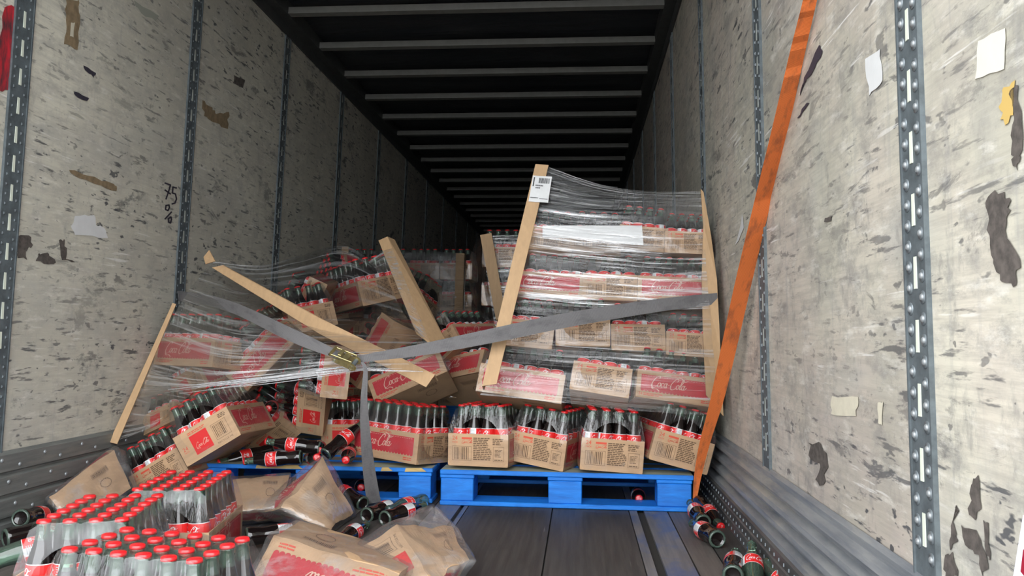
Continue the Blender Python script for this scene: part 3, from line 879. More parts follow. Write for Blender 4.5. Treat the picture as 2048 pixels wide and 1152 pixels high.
# ------------------------------------------------------------------ shrink film around a case
def film_mesh(seed, holes=True, mat=None):
    r = random.Random(seed); mb = MB()
    TX, TY, TZ = .158, .103, .2445
    def wob(p, k=.0025):
        v = Vector(p); nn = noise.noise_vector(v * 16 + Vector((seed * 3.1, 0, 0)))
        return v + nn * k
    def side_pt(s, u, v):
        # s: face, u -1..1 across, v 0..1 from tray bottom to bottle tops
        z = .002 + v * (TZ - .002)
        t = max(0.0, (z - TH) / (TZ - TH)); t = t ** 1.15
        hx = LX + .002 + (TX - LX - .002) * t; hy = LY + .002 + (TY - LY - .002) * t
        n = 6 if s in 'xX' else 4
        if z > .2: # film sags a little between the caps
            cap = abs(math.sin(math.pi * (u * .5 + .5) * (6 if s in 'yY' else 4)))
            z -= .006 * (1 - cap) * min(1, (z - .2) / .04)
        p = {'y': (u * hx, -hy, z), 'Y': (-u * hx, hy, z), 'X': (hx, u * hy, z), 'x': (-hx, -u * hy, z)}[s]
        return wob(p)
    vs = [0, .12, .25, .4, .54, .62, .7, .78, .86, .93, 1.0]
    for s in 'yY':
        us = [-1 + 2 * k / 24 for k in range(25)]
        mb.grid([[side_pt(s, u, v) for u in us] for v in vs])
    for s in 'xX':
        if not holes:
            mb.grid([[side_pt(s, -1 + 2 * k / 16, v) for k in range(17)] for v in vs]); continue
        # end face with an oval opening
        n = 40; rows = []
        a_, b_, vc = .74, .32, .43
        for q in range(5):
            row = []
            for k in range(n):
                th = 2 * math.pi * k / n
                c, s_ = math.cos(th), math.sin(th)
                ex, ey = a_ * c * r.uniform(.98, 1.02), vc + b_ * s_ * (1 if s_ < 0 else 1.15)
                # ray to the rectangle [-1,1]x[0,1] from the centre
                k1 = 1 / max(abs(c), 1e-6)
                k2 = ((1 - vc) if s_ > 0 else vc) / max(abs(s_), 1e-6)
                kk = min(k1, k2)
                ox, oy = c * kk, vc + s_ * kk
                f = q / 4
                row.append(side_pt(s, ex + (ox - ex) * f, min(1, max(0, ey + (oy - ey) * f))))
            rows.append(row)
        mb.grid(rows, 0, True)
    nx, ny = 24, 16
    top = []
    for i in range(ny + 1):
        row = []
        for j in range(nx + 1):
            u, v = -1 + 2 * j / nx, -1 + 2 * i / ny
            cu = abs(math.sin(math.pi * (u * .5 + .5) * 6)); cv = abs(math.sin(math.pi * (v * .5 + .5) * 4))
            row.append(wob((u * TX, v * TY, TZ - .004 * (1 - cu * cv)), .0015))
        top.append(row)
    mb.grid(top)
    return mb.data('shrink_film', [mat or FILM], True)
FILMS = [film_mesh(s) for s in (1, 2, 3)]
FILM_CLOSED = film_mesh(7, False, FILM_TOP)
FILM_HAZY = film_mesh(5, True, FILM_TOP)

def add_bottles(root, mask, rseed, lean=.93, lo=False):
    r = random.Random(rseed)
    for i in range(6):
        for j in range(4):
            if not mask(i, j): continue
            x, y = -.1525 + .061 * i, -.0915 + .061 * j
            tx, ty = x * lean, y * lean
            d = Vector((tx - x, ty - y, .235)).normalized()
            rot = Vector((0, 0, 1)).rotation_difference(d).to_matrix().to_4x4()
            mw = Matrix.Translation((x, y, .0045 + r.uniform(0, .0015))) @ rot @ Matrix.Rotation(r.uniform(0, 6.28), 4, 'Z')
            b = link_obj('bottle', BOT, root, mw)
            link_obj('bottle_cap', CAPM, b)
            link_obj('bottle_label', LAB, b)

POSE = {
    'D1': ((0.294, 3.589, 0.154), (0.008, -0.018, -1.755), 1.000),
    'D2': ((0.547, 3.610, 0.160), (-0.134, -0.001, -1.892), 0.957),
    'D3': ((0.784, 3.569, 0.152), (-0.065, 0.006, -1.499), 0.983),
    'D4': ((1.026, 3.567, 0.175), (-0.268, 0.001, -1.384), 0.969),
    'E1': ((-0.097, 3.591, 0.160), (-0.068, 0.053, -0.474), 0.964),
    'E2': ((-0.405, 4.086, 0.143), (-0.032, -0.022, 1.420), 0.956),
    'R2a': ((0.425, 3.512, 0.403), (-0.291, 0.130, -0.068), 0.941),
    'R2b': ((0.751, 3.557, 0.402), (-0.147, -0.332, -1.594), 0.941),
    'R2c': ((1.039, 3.500, 0.402), (-0.250, 0.129, 0.112), 0.877),
    'R3a': ((0.452, 3.627, 0.598), (-0.083, -0.266, -1.641), 0.906),
    'R3b': ((0.679, 3.625, 0.607), (-0.015, -0.255, -1.550), 0.881),
    'R3c': ((0.898, 3.630, 0.583), (-0.008, -0.305, -1.477), 0.880),
    'R3d': ((1.112, 3.613, 0.565), (-0.070, -0.318, -1.498), 0.786),
    'R4a': ((0.523, 3.653, 0.820), (-0.372, 0.051, 0.006), 0.854),
    'R4b': ((0.794, 3.712, 0.785), (-0.035, -0.348, -1.546), 0.919),
    'R4c': ((1.065, 3.626, 0.810), (-0.254, 0.048, -0.005), 0.832),
    'R5a': ((0.523, 3.770, 1.003), (-0.075, -0.383, -1.565), 0.871),
    'R5b': ((0.738, 3.769, 1.000), (-0.065, -0.377, -1.579), 0.857),
    'R5c': ((0.929, 3.768, 1.042), (-0.096, -0.126, -1.517), 0.823),
    'R5d': ((1.123, 3.742, 1.024), (-0.047, -0.165, -1.554), 0.752),
    'L1': ((-1.021, 3.655, 0.528), (-0.130, 0.007, -0.384), 0.955),
    'L2': ((-0.698, 3.743, 0.553), (0.259, -0.755, -0.210), 0.922),
    'L3': ((-0.762, 3.406, 0.219), (-0.545, 0.024, 1.554), 0.987),
    'L4': ((-0.988, 3.837, 0.446), (-0.362, -0.309, 1.071), 0.980),
    'L5': ((-0.509, 3.970, 0.411), (-1.378, -0.535, 1.592), 0.992),
    'L6': ((-0.371, 3.810, 0.651), (-1.439, -0.790, 1.683), 0.993),
    'L7': ((-0.091, 3.923, 0.395), (-0.487, -0.430, 0.130), 0.963),
    'L8': ((-0.232, 4.039, 0.553), (-0.730, -1.062, 0.012), 0.974),
    'L9': ((0.221, 4.205, 0.694), (-0.292, -0.380, 0.520), 0.985),
    'L10': ((0.117, 4.115, 0.421), (-0.502, -0.191, -0.576), 0.985),
    'L12': ((-0.606, 4.352, 0.991), (-0.727, -0.890, 1.199), 0.996),
    'L13': ((-0.426, 4.240, 0.834), (0.224, -0.113, -0.825), 0.969),
    'L14': ((-0.703, 4.875, 0.853), (-1.405, 0.859, 2.356), 0.919),
    'L15': ((-0.640, 3.908, 0.689), (-0.223, 0.132, 2.187), 0.875),
    'L16': ((-0.420, 4.541, 0.625), (-0.070, 0.080, 0.759), 0.993),
    'F1': ((-0.504, 2.439, 0.005), (-0.000, 0.008, -1.418), 0.996),
    'F2': ((-0.490, 1.995, 0.014), (0.004, 0.008, -1.358), 0.993),
    'F3': ((-0.203, 1.702, 0.002), (0.004, 0.010, -0.149), 1.002),
    'G1': ((-0.977, 3.449, 0.061), (0.552, -0.008, -1.615), 0.926),
}
ALL = lambda i, j: True
FRONT_B = lambda i, j: i >= 3
FRONT_S = lambda i, j: j <= 1
RIM = lambda i, j: i in (0, 5) or j in (0, 3)
def case(key, label, group, mask=ALL, film=0, lo=False, pose=None):
    loc, rot, s = pose or POSE[key]
    root = empty('bottle_case', loc, rot, s)
    tag(root, label, 'bottle case', group)
    link_obj('cardboard_tray', TRAY_LO if lo else TRAY, root)
    add_bottles(root, mask, sum(map(ord, key)))
    if film is not None:
        link_obj('shrink_film', FILM_CLOSED if film == 9 else FILM_HAZY if film == 8 else FILMS[film], root)
    return root
GB = 'cases in the bottom row on the blue pallets'
GR = 'cases in the leaning wrapped stack'
GL = 'fallen cases in the collapsed load'
GF = 'packs of bottles on the trailer floor'
case('D1', 'upright case end-on above the middle of the two pallets, level barcode panel', GB, film=0)
case('D2', 'case tipped clockwise in the bottom row, second from where the pallets meet', GB, film=1)
case('D3', 'case in the bottom row with level end panel between two tilted cases', GB, film=2)
case('D4', 'case at the end of the bottom row beside the orange strap, tipped sideways', GB, film=0)
case('E1', 'case turned corner-on by the hanging grey strap, red banner and barcode end showing', GB, film=1)
case('E2', 'case set back behind the hanging grey strap and the loose bottles', GB, film=2)
case('R2a', 'red banner case at the foot of the leaning stack, under the tall cardboard corner board', GR, FRONT_S, 0)
case('R2b', 'end-on barcode case in the lowest tilted layer, between two red banner cases', GR, FRONT_B, 1)
case('R2c', 'red banner case in the lowest tilted layer beside the orange strap', GR, FRONT_S, 2)
for k, t in zip('abcd', ('beside the tall corner board', 'second from the tall board', 'third from the tall board', 'by the wavy corner board')):
    case('R3' + k, 'end-on case under the crossing grey strap, ' + t, GR, FRONT_B, 'abcd'.index(k) % 3)
case('R4a', 'red banner case above the grey strap layer, beside the tall corner board', GR, FRONT_S, 0)
case('R4b', 'end-on case between the two red banner cases above the grey strap', GR, FRONT_B, 1)
case('R4c', 'red banner case above the grey strap with its script by the trailer wall', GR, FRONT_S, 2)
for k, t in zip('abcd', ('next to the shipping label', 'behind the middle of the white paper sheet', 'at the edge of the white paper sheet', 'nearest the trailer wall')):
    case('R5' + k, 'end-on case in the top leaning layer, ' + t, GR, FRONT_B, 'abcd'.index(k) % 3)
case('L1', 'upright red banner case by the trailer liner under the slack grey strap', GL, RIM, 0)
case('L2', 'case tilted half over with its script running uphill, under the ratchet strap', GL, ALL, 1)
case('L3', 'case with a red square and barcode tipped over the loose bottles on the pallet', GL, ALL, 2)
case('L4', 'small tilted case with a barcode behind the tipped red square case', GL, RIM, 0)
case('L5', 'crumpled case lying on its side with the barcode upward', GL, RIM, 1)
case('L7', 'case showing script and bare base under the lower end of the diagonal board', GL, ALL, 0)
case('L8', 'case on its side showing a kraft base above the diagonal corner board', GL, RIM, 1)
case('L10', 'red banner case in shadow between the collapsed load and the leaning stack', GL, RIM, 0)
case('L13', 'dim upright case behind film beside the case with the red square', GL, RIM, 2)
case('L15', 'case corner with two red faces under the diagonal corner board', GL, RIM, 1)
case('L16', 'small half hidden case below the middle of the diagonal board', GL, RIM, 2)
case('F1', 'pack of capped bottles standing on the floor against the pallet', GF, ALL, 8)
case('F2', 'pack of capped bottles on the floor between two other packs', GF, ALL, 8)
case('F3', 'nearest pack of capped bottles, turned broadside on the floor', GF, ALL, 9)
case('G1', 'tilted case with bottles and labels propped at the pallet corner by the kick plate', GF, ALL, 1)

# more cases filling the heap behind the ones that show
def posed(px, py, Y, yaw, lean, ccw, s=1.0):
    R = Matrix.Rotation(math.radians(-ccw), 3, 'Y') @ Matrix.Rotation(math.radians(-lean), 3, 'X') @ Matrix.Rotation(math.radians(yaw), 3, 'Z')
    c = at(px, py, Y) - R @ Vector((0, 0, .065)) * s
    return tuple(c), tuple(R.to_euler()), s
case('L17', 'bare kraft case end between the uphill script case and the crumpled case', GL, RIM, 1, pose=posed(560, 830, 4.02, 70, -30, 50))
case('L18', 'case in shadow behind film over the gold ratchet', GL, RIM, 2, True, pose=posed(690, 640, 4.45, 40, 20, 25))
case('L19', 'case in shadow at the back of the heap beside the steep corner board', GL, RIM, 0, True, pose=posed(800, 600, 4.75, -20, 10, -25))
case('L20', 'case in shadow behind the tall corner board at the foot of the heap', GL, RIM, 1, True, pose=posed(935, 770, 4.35, 10, 5, 4))
case('L21', 'case low in the heap beside the trailer kick plate', GL, RIM, 2, True, pose=posed(364, 850, 3.68, 75, 25, 18, .72))

case('L14', 'case lying with its bottle caps outward at the top of the collapsed load', GL, ALL, 0, pose=posed(694, 565, 4.75, 60, -38, 72, .8))
case('L12', 'case on its side with a red square above the diagonal corner board', GL, RIM, 1, pose=posed(634, 592, 4.05, 86, -8, 66, .72))
case('L6', 'case lying on its side just under the gold ratchet', GL, ALL, 2, pose=posed(674, 739, 3.84, 90, -16, 84, .92))
case('L9', 'dark filmed case at the foot of the steep corner board, above the grey strap', GL, RIM, 2, pose=posed(930, 690, 4.2, 60, 18, 31, .85))
# the two full stacks farther inside
LAYN = ('lowest', 'second lowest', 'middle', 'second highest', 'top')
SCOL = ('beside the labelled corner board', 'second from the labelled board', 'third from the labelled board', 'beside the plain corner board')
GQ = 'cases in the farther stack beside the leaning stack'
for c in range(2):
    for l in range(5):
        pose = ((0.165 + c * .262, 5.46 + .01 * l, .143 + l * .247), (0, 0, -math.pi / 2 + .03), 1.0)
        case('Q%d%d' % (c, l), 'case in the ' + LAYN[l] + ' layer of the silvery wrapped stack, ' + ('corner column' if c == 0 else 'inner column'), GQ, lambda i, j: i >= 5 or (j == 0 and i >= 3), 0, True, pose=pose)
GS = 'cases in the dim far stack'
for c in range(4):
    for l in range(5):
        pose = ((-1.10 + c * .262, 6.75 + rnd.uniform(-.01, .01), .143 + l * .249), (0, 0, -math.pi / 2), 1.0)
        case('S%d%d' % (c, l), 'case in the ' + LAYN[l] + ' layer of the dim far stack, ' + SCOL[c], GS, lambda i, j: i == 5, 0, True, pose=pose)
pallet((0.04, 5.25, 0.0), 0.0, 'blue wooden pallet in the dark under the silvery wrapped stack')
pallet((-1.23, 6.55, 0.0), 0.0, 'blue wooden pallet in the dark under the dim far stack')

# ------------------------------------------------------------------ crushed cases, bottom up on the floor
CORN = [(sx_, sy_, sz_) for sz_ in (0, 1) for sy_ in (-1, 1) for sx_ in (-1, 1)]
def crushed(key, corners, label, bag_extra=(), bottles=0, seed=1, crumple=.007, bag_grow=.022):
    W = {k: at(*v) for k, v in corners.items()}
    for k in W:
        W[k].z = max(W[k].z, .012)
    c0 = sum(W.values(), Vector()) / 8
    base = Vector((c0.x, c0.y, min(v.z for v in W.values())))
    root = empty('crushed_case', base)
    tag(root, label, 'bottle case', 'crushed cases on the trailer floor')
    def tri(p):
        u, v, t = (p[0] / LX + 1) / 2, (p[1] / LY + 1) / 2, p[2] / TH
        q = Vector()
        for k, wv in W.items():
            f = (u if k[1] == '+' else 1 - u) * (v if k[2] == '+' else 1 - v) * (t if k[0] == 't' else 1 - t)
            q += wv * f
        d = noise.noise_vector(Vector(p) * 11 + Vector((seed * 5, 0, 0))) * crumple + noise.noise_vector(Vector(p) * 24 + Vector((0, seed * 5, 0))) * crumple * .25
        return q + d - base
    bm = bmesh.new(); bm.from_mesh(TRAY_CR)
    for lim, cuts in ((.09, 7), (.045, 2)):
        big = [e_ for e_ in bm.edges if e_.calc_length() > lim]
        bmesh.ops.subdivide_edges(bm, edges=big, cuts=cuts, use_grid_fill=True)
    ng = [f_ for f_ in bm.faces if len(f_.verts) > 4]
    bmesh.ops.triangulate(bm, faces=ng)
    for v in bm.verts: v.co = tri(v.co)
    me = bpy.data.meshes.new('cardboard_tray'); bm.to_mesh(me); bm.free()
    for mt in TM: me.materials.append(mt)
    link_obj('cardboard_tray', me, root)
    # cloudy film bag around it
    pts = [W[k] - base for k in W] + [at(*e_) - base for e_ in bag_extra]
    cen = sum(pts, Vector()) / len(pts)
    bm = bmesh.new()
    for p_ in pts:
        d = (p_ - cen); bm.verts.new(p_ + d.normalized() * bag_grow)
    r = bmesh.ops.convex_hull(bm, input=bm.verts)
    bmesh.ops.delete(bm, geom=[g for g in r['geom_interior'] if isinstance(g, bmesh.types.BMVert)], context='VERTS')
    bmesh.ops.subdivide_edges(bm, edges=bm.edges, cuts=5, use_grid_fill=True)
    bmesh.ops.triangulate(bm, faces=bm.faces)
    bmesh.ops.smooth_vert(bm, verts=bm.verts, factor=.25, use_axis_x=True, use_axis_y=True, use_axis_z=True)
    for v in bm.verts:
        v.co += noise.noise_vector(v.co * 9 + Vector((seed, 3, 0))) * .009 + noise.noise_vector(v.co * 30 + Vector((seed, 0, 7))) * .0028
        v.co.z = max(v.co.z, .004 - base.z)
    me = bpy.data.meshes.new('film_bag'); bm.to_mesh(me); bm.free()
    me.materials.append(BAG); me.polygons.foreach_set('use_smooth', [True] * len(me.polygons))
    link_obj('film_bag', me, root)
    return root
crushed('K3', {'b+-': (645, 917, 3.12), 'b++': (707, 1033, 3.12), 'b--': (563, 1014, 2.85), 'b-+': (657, 1082, 2.86), 't+-': (636, 925, 3.26), 't++': (690, 1020, 3.27), 't--': (507, 1027, 2.95), 't-+': (610, 1075, 3.0)},
        'crushed kraft case standing on edge with its pointed corner up, torn open at the bottom', [(684, 975, 3.22)], seed=2, crumple=.012)
crushed('K1', {'b--': (96, 995, 2.80), 'b+-': (228, 898, 3.15), 'b++': (263, 977, 3.1), 'b-+': (150, 1050, 2.8), 't--': (98, 1006, 2.88), 't+-': (212, 902, 3.28), 't++': (250, 985, 3.25), 't-+': (135, 1052, 2.9)},
        'crushed kraft case leaning against the riveted kick plate, bare base outward', [(100, 1004, 2.86), (248, 905, 3.2)], seed=3)
crushed('K2', {'b--': (466, 958, 3.15), 'b+-': (578, 950, 3.2), 'b++': (568, 1012, 2.92), 'b-+': (476, 1024, 2.88), 't--': (466, 990, 3.2), 't+-': (575, 985, 3.25), 't++': (562, 1038, 3.0), 't-+': (478, 1052, 2.95)},
        'flattened kraft case bottom up between the bottle pack and the pointed crushed case', [], seed=4)
crushed('K4', {'b+-': (549, 1070, 2.25), 'b--': (800, 1148, 2.05), 't+-': (500, 1165, 2.05), 't--': (750, 1262, 1.85), 'b++': (600, 1042, 2.55), 'b-+': (840, 1112, 2.4), 't++': (595, 1120, 2.45), 't-+': (820, 1190, 2.25)},
        'crushed case with an upside down red banner beside the nearest bottle pack', [(660, 1075, 2.4)], seed=5)
crushed('K5', {'b--': (793, 1051, 2.45), 'b-+': (862, 1155, 2.1), 't--': (712, 1101, 2.35), 't-+': (770, 1210, 2.05), 'b+-': (905, 1052, 2.6), 'b++': (940, 1122, 2.28), 't+-': (850, 1110, 2.62), 't++': (905, 1190, 2.28)},
        'crushed kraft case with a large upside down barcode, under a cloudy film hood', [(866, 1010, 2.75), (700, 1106, 2.38), (936, 1112, 2.4)], seed=6, crumple=.011)

# ------------------------------------------------------------------ loose bottles
def bottle(label, a, b, cap=True, clear=False, band=False, spin=0.0, group='loose bottles'):
    A, B = at(*a), at(*b)
    d = (B - A).normalized()
    root = empty('soda_bottle')
    rot = Vector((0, 0, 1)).rotation_difference(d)
    root.matrix_world = Matrix.Translation(A) @ rot.to_matrix().to_4x4() @ Matrix.Rotation(spin, 4, 'Z')
    tag(root, label, 'bottle', group)
    link_obj('bottle_body', BOT_E if clear else BOT, root)
    link_obj('bottle_label', LAB_HI, root)
    if band: link_obj('white_back_label', BAND, root)
    if cap: link_obj('bottle_cap', CAPS, root)
    return root
bottle('full bottle lying over another on the pallet, white back label, cap toward the tipped case', (642, 897, 3.45), (527, 882, 3.45), band=True, spin=4.2)
bottle('full bottle on the pallet with its cap out from under the tipped case', (545, 900, 3.62), (420, 930, 3.44), spin=1)
bottle('lowest lying bottle at the pallet edge, in torn film with white back label', (604, 914, 3.40), (484, 923, 3.38), band=True, spin=4.0)
bottle('open bottle propped slantwise against a case behind the hanging grey strap', (650, 910, 3.40), (706, 862, 3.52), cap=False, spin=.4)
bottle('bottle pointing its red cap outward beside the hanging grey strap', (702, 899, 3.58), (692, 919, 3.36), spin=.4)
bottle('bottle pointing its cap outward behind the tip of the pointed crushed case', (639, 893, 3.66), (638, 901, 3.44), spin=.4)
bottle('bottle with its cap low behind the tip of the pointed crushed case', (620, 917, 3.60), (633, 915, 3.40), spin=.9)
bottle('bottle pointing its cap outward above the tipped red square case', (549, 812, 3.90), (537, 817, 3.68), spin=.9)
bottle('dark bottle on the floor under the end of the hanging grey strap, base outward', (732, 1031, 3.08), (787, 1011, 3.25), cap=False, spin=2.2)
bottle('dark bottle on the floor, base outward, in front of the clear green bottle', (768, 1038, 3.02), (832, 1016, 3.18), cap=False, spin=2.2)
bottle('clear green empty bottle lying against the pallet block', (848, 1002, 3.34), (796, 1014, 3.18), cap=False, clear=True, spin=2.5)
bottle('dark bottle on the floor between the pointed crushed case and the film hood', (674, 1088, 2.72), (716, 1060, 2.88), cap=False, spin=2.2)
bottle('dark bottle half under the pointed crushed case by the pallet', (727, 1008, 3.28), (690, 985, 3.36), cap=False, spin=0)
bottle('bottle in the dark pallet opening behind the hanging grey strap', (724, 970, 3.80), (722, 975, 3.57), spin=0)
bottle('green bottle with its cap toward the kick plate at the foot of the orange strap', (1398, 1003, 3.36), (1428, 1038, 3.2), spin=1.3)
bottle('bottle lying base outward against the pallet corner under the orange strap', (1407, 1046, 3.08), (1386, 1014, 3.26), cap=False, spin=1.1)
bottle('bottle lying with its round base outward, nearest of the row at the pallet corner', (1436, 1079, 2.82), (1399, 1056, 2.98), cap=False, spin=1.1)
bottle('bottle by the dimpled kerb cut by the picture edge, ribbed base outward', (1466, 1152, 2.40), (1470, 1114, 2.58), cap=False, spin=2.2)
bottle('green empty bottle standing between two lying ones by the dimpled kerb', (1508, 1186, 2.37), (1505, 1126, 2.50), cap=False, clear=True, spin=.6)
bottle('green empty bottle with a white and red label against the dimpled kerb', (1536, 1132, 2.52), (1568, 1166, 2.40), cap=False, clear=True, spin=1.5)
bottle('bottle inside the pallet opening beside the orange strap, cap outward', (1275, 987, 3.76), (1278, 997, 3.53), spin=0)
bottle('dark bottle base outward in shadow under the crushed case by the kick plate', (39, 1037, 2.60), (95, 1028, 2.78), cap=False, spin=.5)
bottle('green bottle with its red label outward beside the middle bottle pack', (-40, 1128, 2.12), (80, 1092, 2.2), cap=False, clear=True, spin=2.6)
bottle('dark bottle with a large label under the pointed crushed case', (490, 1074, 2.62), (612, 1062, 2.72), cap=False, spin=1.6)
bottle('dark bottle lying along the kick plate in shadow behind the green one', (8, 1078, 2.42), (120, 1050, 2.55), cap=False, spin=1.0)

# ------------------------------------------------------------------ cardboard corner boards
def strip_solid(mb, left, right, nrm, th, mi=0):
    n = len(left)
    fr = [[l + nrm * 0 for l in left], [r_ for r_ in right]]
    bk = [[l + nrm * th for l in left], [r_ + nrm * th for r_ in right]]
    for i in range(n - 1):
        mb.hexa([left[i], right[i], right[i] + nrm * th, left[i] + nrm * th, left[i + 1], right[i + 1], right[i + 1] + nrm * th, left[i + 1] + nrm * th], mi)

def board(label, left, right, flange=None, depth=.055, ndiv=1):
    L_ = [at(*p) for p in left]; R_ = [at(*p) for p in right]
    c = L_[-1].copy()
    root = empty('corner_board', c); tag(root, label, 'corner board', 'cardboard corner boards')
    ax = (L_[-1] - L_[0]).normalized(); ac = (R_[0] - L_[0]).normalized()
    n = ax.cross(ac).normalized()
    if n.y < 0: n = -n
    mb = MB(); strip_solid(mb, [p - c for p in L_], [p - c for p in R_], n, .005)
    mb.obj('front_flange', KRAFT2, root)
    if flange:
        E_ = L_ if flange == 'left' else R_
        other = [p + n * depth for p in E_]
        side = -ac if flange == 'left' else ac
        mb = MB(); strip_solid(mb, [p - c for p in E_], [p - c for p in other], -side * -1 if flange == 'x' else side * -1, .005)
        mb.obj('side_flange', KRAFT2, root)
    return root, c, n
board('long cardboard corner board lying diagonally across the collapsed load', [(424, 535, 3.66), (640, 668, 3.40), (852, 774, 3.24)], [(447, 530, 3.66), (664, 648, 3.40), (870, 749, 3.24)], 'right')
# steep board with both faces showing
L_ = [at(757, 481, 4.02), at(833, 668, 3.72)]; Rg = [at(775, 473, 3.98), at(862, 690, 3.66)]; R_ = [at(789, 479, 4.04), at(893, 684, 3.76)]
c = L_[1].copy(); root = empty('corner_board', c); tag(root, 'steep cardboard corner board with streaky film over one face, above the grey strap', 'corner board', 'cardboard corner boards')
mb = MB(); strip_solid(mb, [p - c for p in L_], [p - c for p in Rg], Vector((0, 1, 0)), .005); mb.obj('front_flange', KRAFT2, root)
mb = MB(); strip_solid(mb, [p - c for p in Rg], [p - c for p in R_], Vector((0, 1, 0)), .005); mb.obj('side_flange', KRAFT2, root)
mb = MB(); n_ = 26
rows = []
for k in range(n_ + 1):
    t = .12 + .85 * k / n_
    a, b = L_[0].lerp(L_[1], t), Rg[0].lerp(Rg[1], t)
    rows.append([a.lerp(b, q) - c + Vector((0, -.004 - .002 * math.sin(k * 2.3 + q), 0)) for q in (-.04, .3, .7, 1.02)])
mb.grid(rows)
me = mb.data('film_over_board', [STREAK], True)
uvl = me.uv_layers.new(name='UVMap')
for lp in me.loops:
    vi = lp.vertex_index; uvl.data[lp.index].uv = ((vi % 4) / 3, .1 + (vi // 4) / n_)
link_obj('film_over_board', me, root)
rc, cc, nn = board('tall leaning cardboard corner board with a white shipping label near its top', [(1071, 328, 3.50), (964, 772, 3.20)], [(1097, 330, 3.50), (993, 768, 3.20)], 'left', .06)
# its shipping label
def paper_label(root, c, n, quad, Y, name='shipping_label'):
    q = [at(x, y, yy) - c for (x, y), yy in zip(quad, Y)]
    def bl(u, v, k=0.0): return (q[3].lerp(q[2], u)).lerp(q[0].lerp(q[1], u), v) - n * (.0014 + k)
    mb = MB()
    mb.grid([[bl(u / 6, v / 6) + n * .0012 * math.sin(u + v) for u in range(7)] for v in range(7)], 0)
    def r(u0, v0, u1, v1): mb.face([bl(u0, v0, .0012), bl(u1, v0, .0012), bl(u1, v1, .0012), bl(u0, v1, .0012)], 1)
    r(.07, .58, .13, .93)
    rr = random.Random(6); u = .36
    while u < .92:
        b = rr.choice((.012, .02, .03)); r(u, .72, u + b, .92); u += b + rr.choice((.014, .02))
    for (u0, u1, v) in ((.22, .62, .60), (.24, .48, .51)):
        u = u0
        while u < u1: r(u, v, u + .035, v + .05); u += .05
    r(.05, .14, .46, .16); r(.52, .12, .95, .14)
    return mb.obj(name, [WHITE, BLACKP], root)
paper_label(rc, cc, nn, [(1066, 351), (1104, 354), (1096, 406), (1057, 403)], [3.475, 3.475, 3.44, 3.44])
board('wavy cardboard corner board between the leaning stack and the trailer wall', [(1402, 378, 3.50), (1407, 450, 3.48), (1404, 560, 3.44), (1407, 680, 3.36), (1413, 790, 3.28)],
      [(1407, 384, 3.50), (1422, 470, 3.48), (1434, 560, 3.44), (1441, 700, 3.36), (1447, 832, 3.28)])
board('cardboard corner board tilted against the silvery wrapped stack', [(960, 470, 5.16), (992, 640, 5.12)], [(983, 466, 5.16), (1012, 634, 5.12)], 'left', .08)
rF, cF, nF = board('short upright cardboard corner board with a white label on the dim far stack', [(678, 494, 6.50), (676, 640, 6.50)], [(697, 493, 6.50), (695, 640, 6.50)], 'left')
paper_label(rF, cF, nF, [(684, 507), (707, 508), (704, 531), (682, 526)], [6.49] * 4)
board('upright cardboard corner board at the edge of the dim far stack', [(912, 506, 6.50), (908, 640, 6.50)], [(930, 507, 6.50), (926, 640, 6.50)], 'right')
board('narrow cardboard corner board slanting down the trailer liner at the heap edge', [(345, 606, 3.60), (290, 728, 3.48), (218, 884, 3.30)], [(352, 608, 3.60), (301, 730, 3.48), (234, 888, 3.30)])
board('torn stub of cardboard corner board poking above the wrap by the liner', [(407, 514, 3.78), (411, 528, 3.76)], [(418, 500, 3.78), (430, 522, 3.76)])

# ------------------------------------------------------------------ stretch wrap
HEM = film_mat('gathered_wrap_film', .30, .12, .3, (40, 40, 40), False, .5, .12, (9, 9, 9))
def wrap(name, label, rows, mat, sub=8, amp=.008, seed=1, root=None, lab=True, mat2=None, band=(0, 0)):
    R0 = [[at(*p) for p in r] for r in rows]
    def smooth(seq, n):
        out = []
        s = [seq[0]] + list(seq) + [seq[-1]]
        for i in range(1, len(s) - 2):
            for k in range(n):
                t = k / n
                a, b, c_, d = s[i - 1], s[i], s[i + 1], s[i + 2]
                out.append(.5 * ((2 * b) + (c_ - a) * t + (2 * a - 5 * b + 4 * c_ - d) * t * t + (3 * b - a - 3 * c_ + d) * t ** 3))
        out.append(seq[-1]); return out
    G = [smooth(r, sub) for r in R0]
    cols = [smooth([G[i][j] for i in range(len(G))], sub) for j in range(len(G[0]))]
    nr, nc = len(cols[0]), len(cols)
    mb = MB(); rr = []
    for i in range(nr):
        row = []
        for j in range(nc):
            p = cols[j][i]
            f = noise.noise(Vector((p.x * 2.2 + seed, p.z * 22, seed * 2.1))) + .5 * noise.noise(Vector((p.x * 7, p.z * 60, seed)))
            row.append(p + Vector((0, -1, .25)) * (f * amp))
        rr.append(row)
    mb.grid(rr, lambda i, j: 1 if mat2 and band[0] <= i / nr < band[1] else 0)
    me = mb.data(name, [mat, mat2] if mat2 else [mat], True)
    uvl = me.uv_layers.new(name='UVMap')
    wid = (rr[0][0] - rr[0][-1]).length; hei = (rr[0][0] - rr[-1][0]).length
    for lp in me.loops:
        vi = lp.vertex_index; uvl.data[lp.index].uv = ((vi % nc) / (nc - 1) * wid, -(vi // nc) / (nr - 1) * hei)
    o = link_obj(name, me, root)
    if lab: tag(o, label, 'stretch wrap', 'stretch wrap around the loads')
    return o
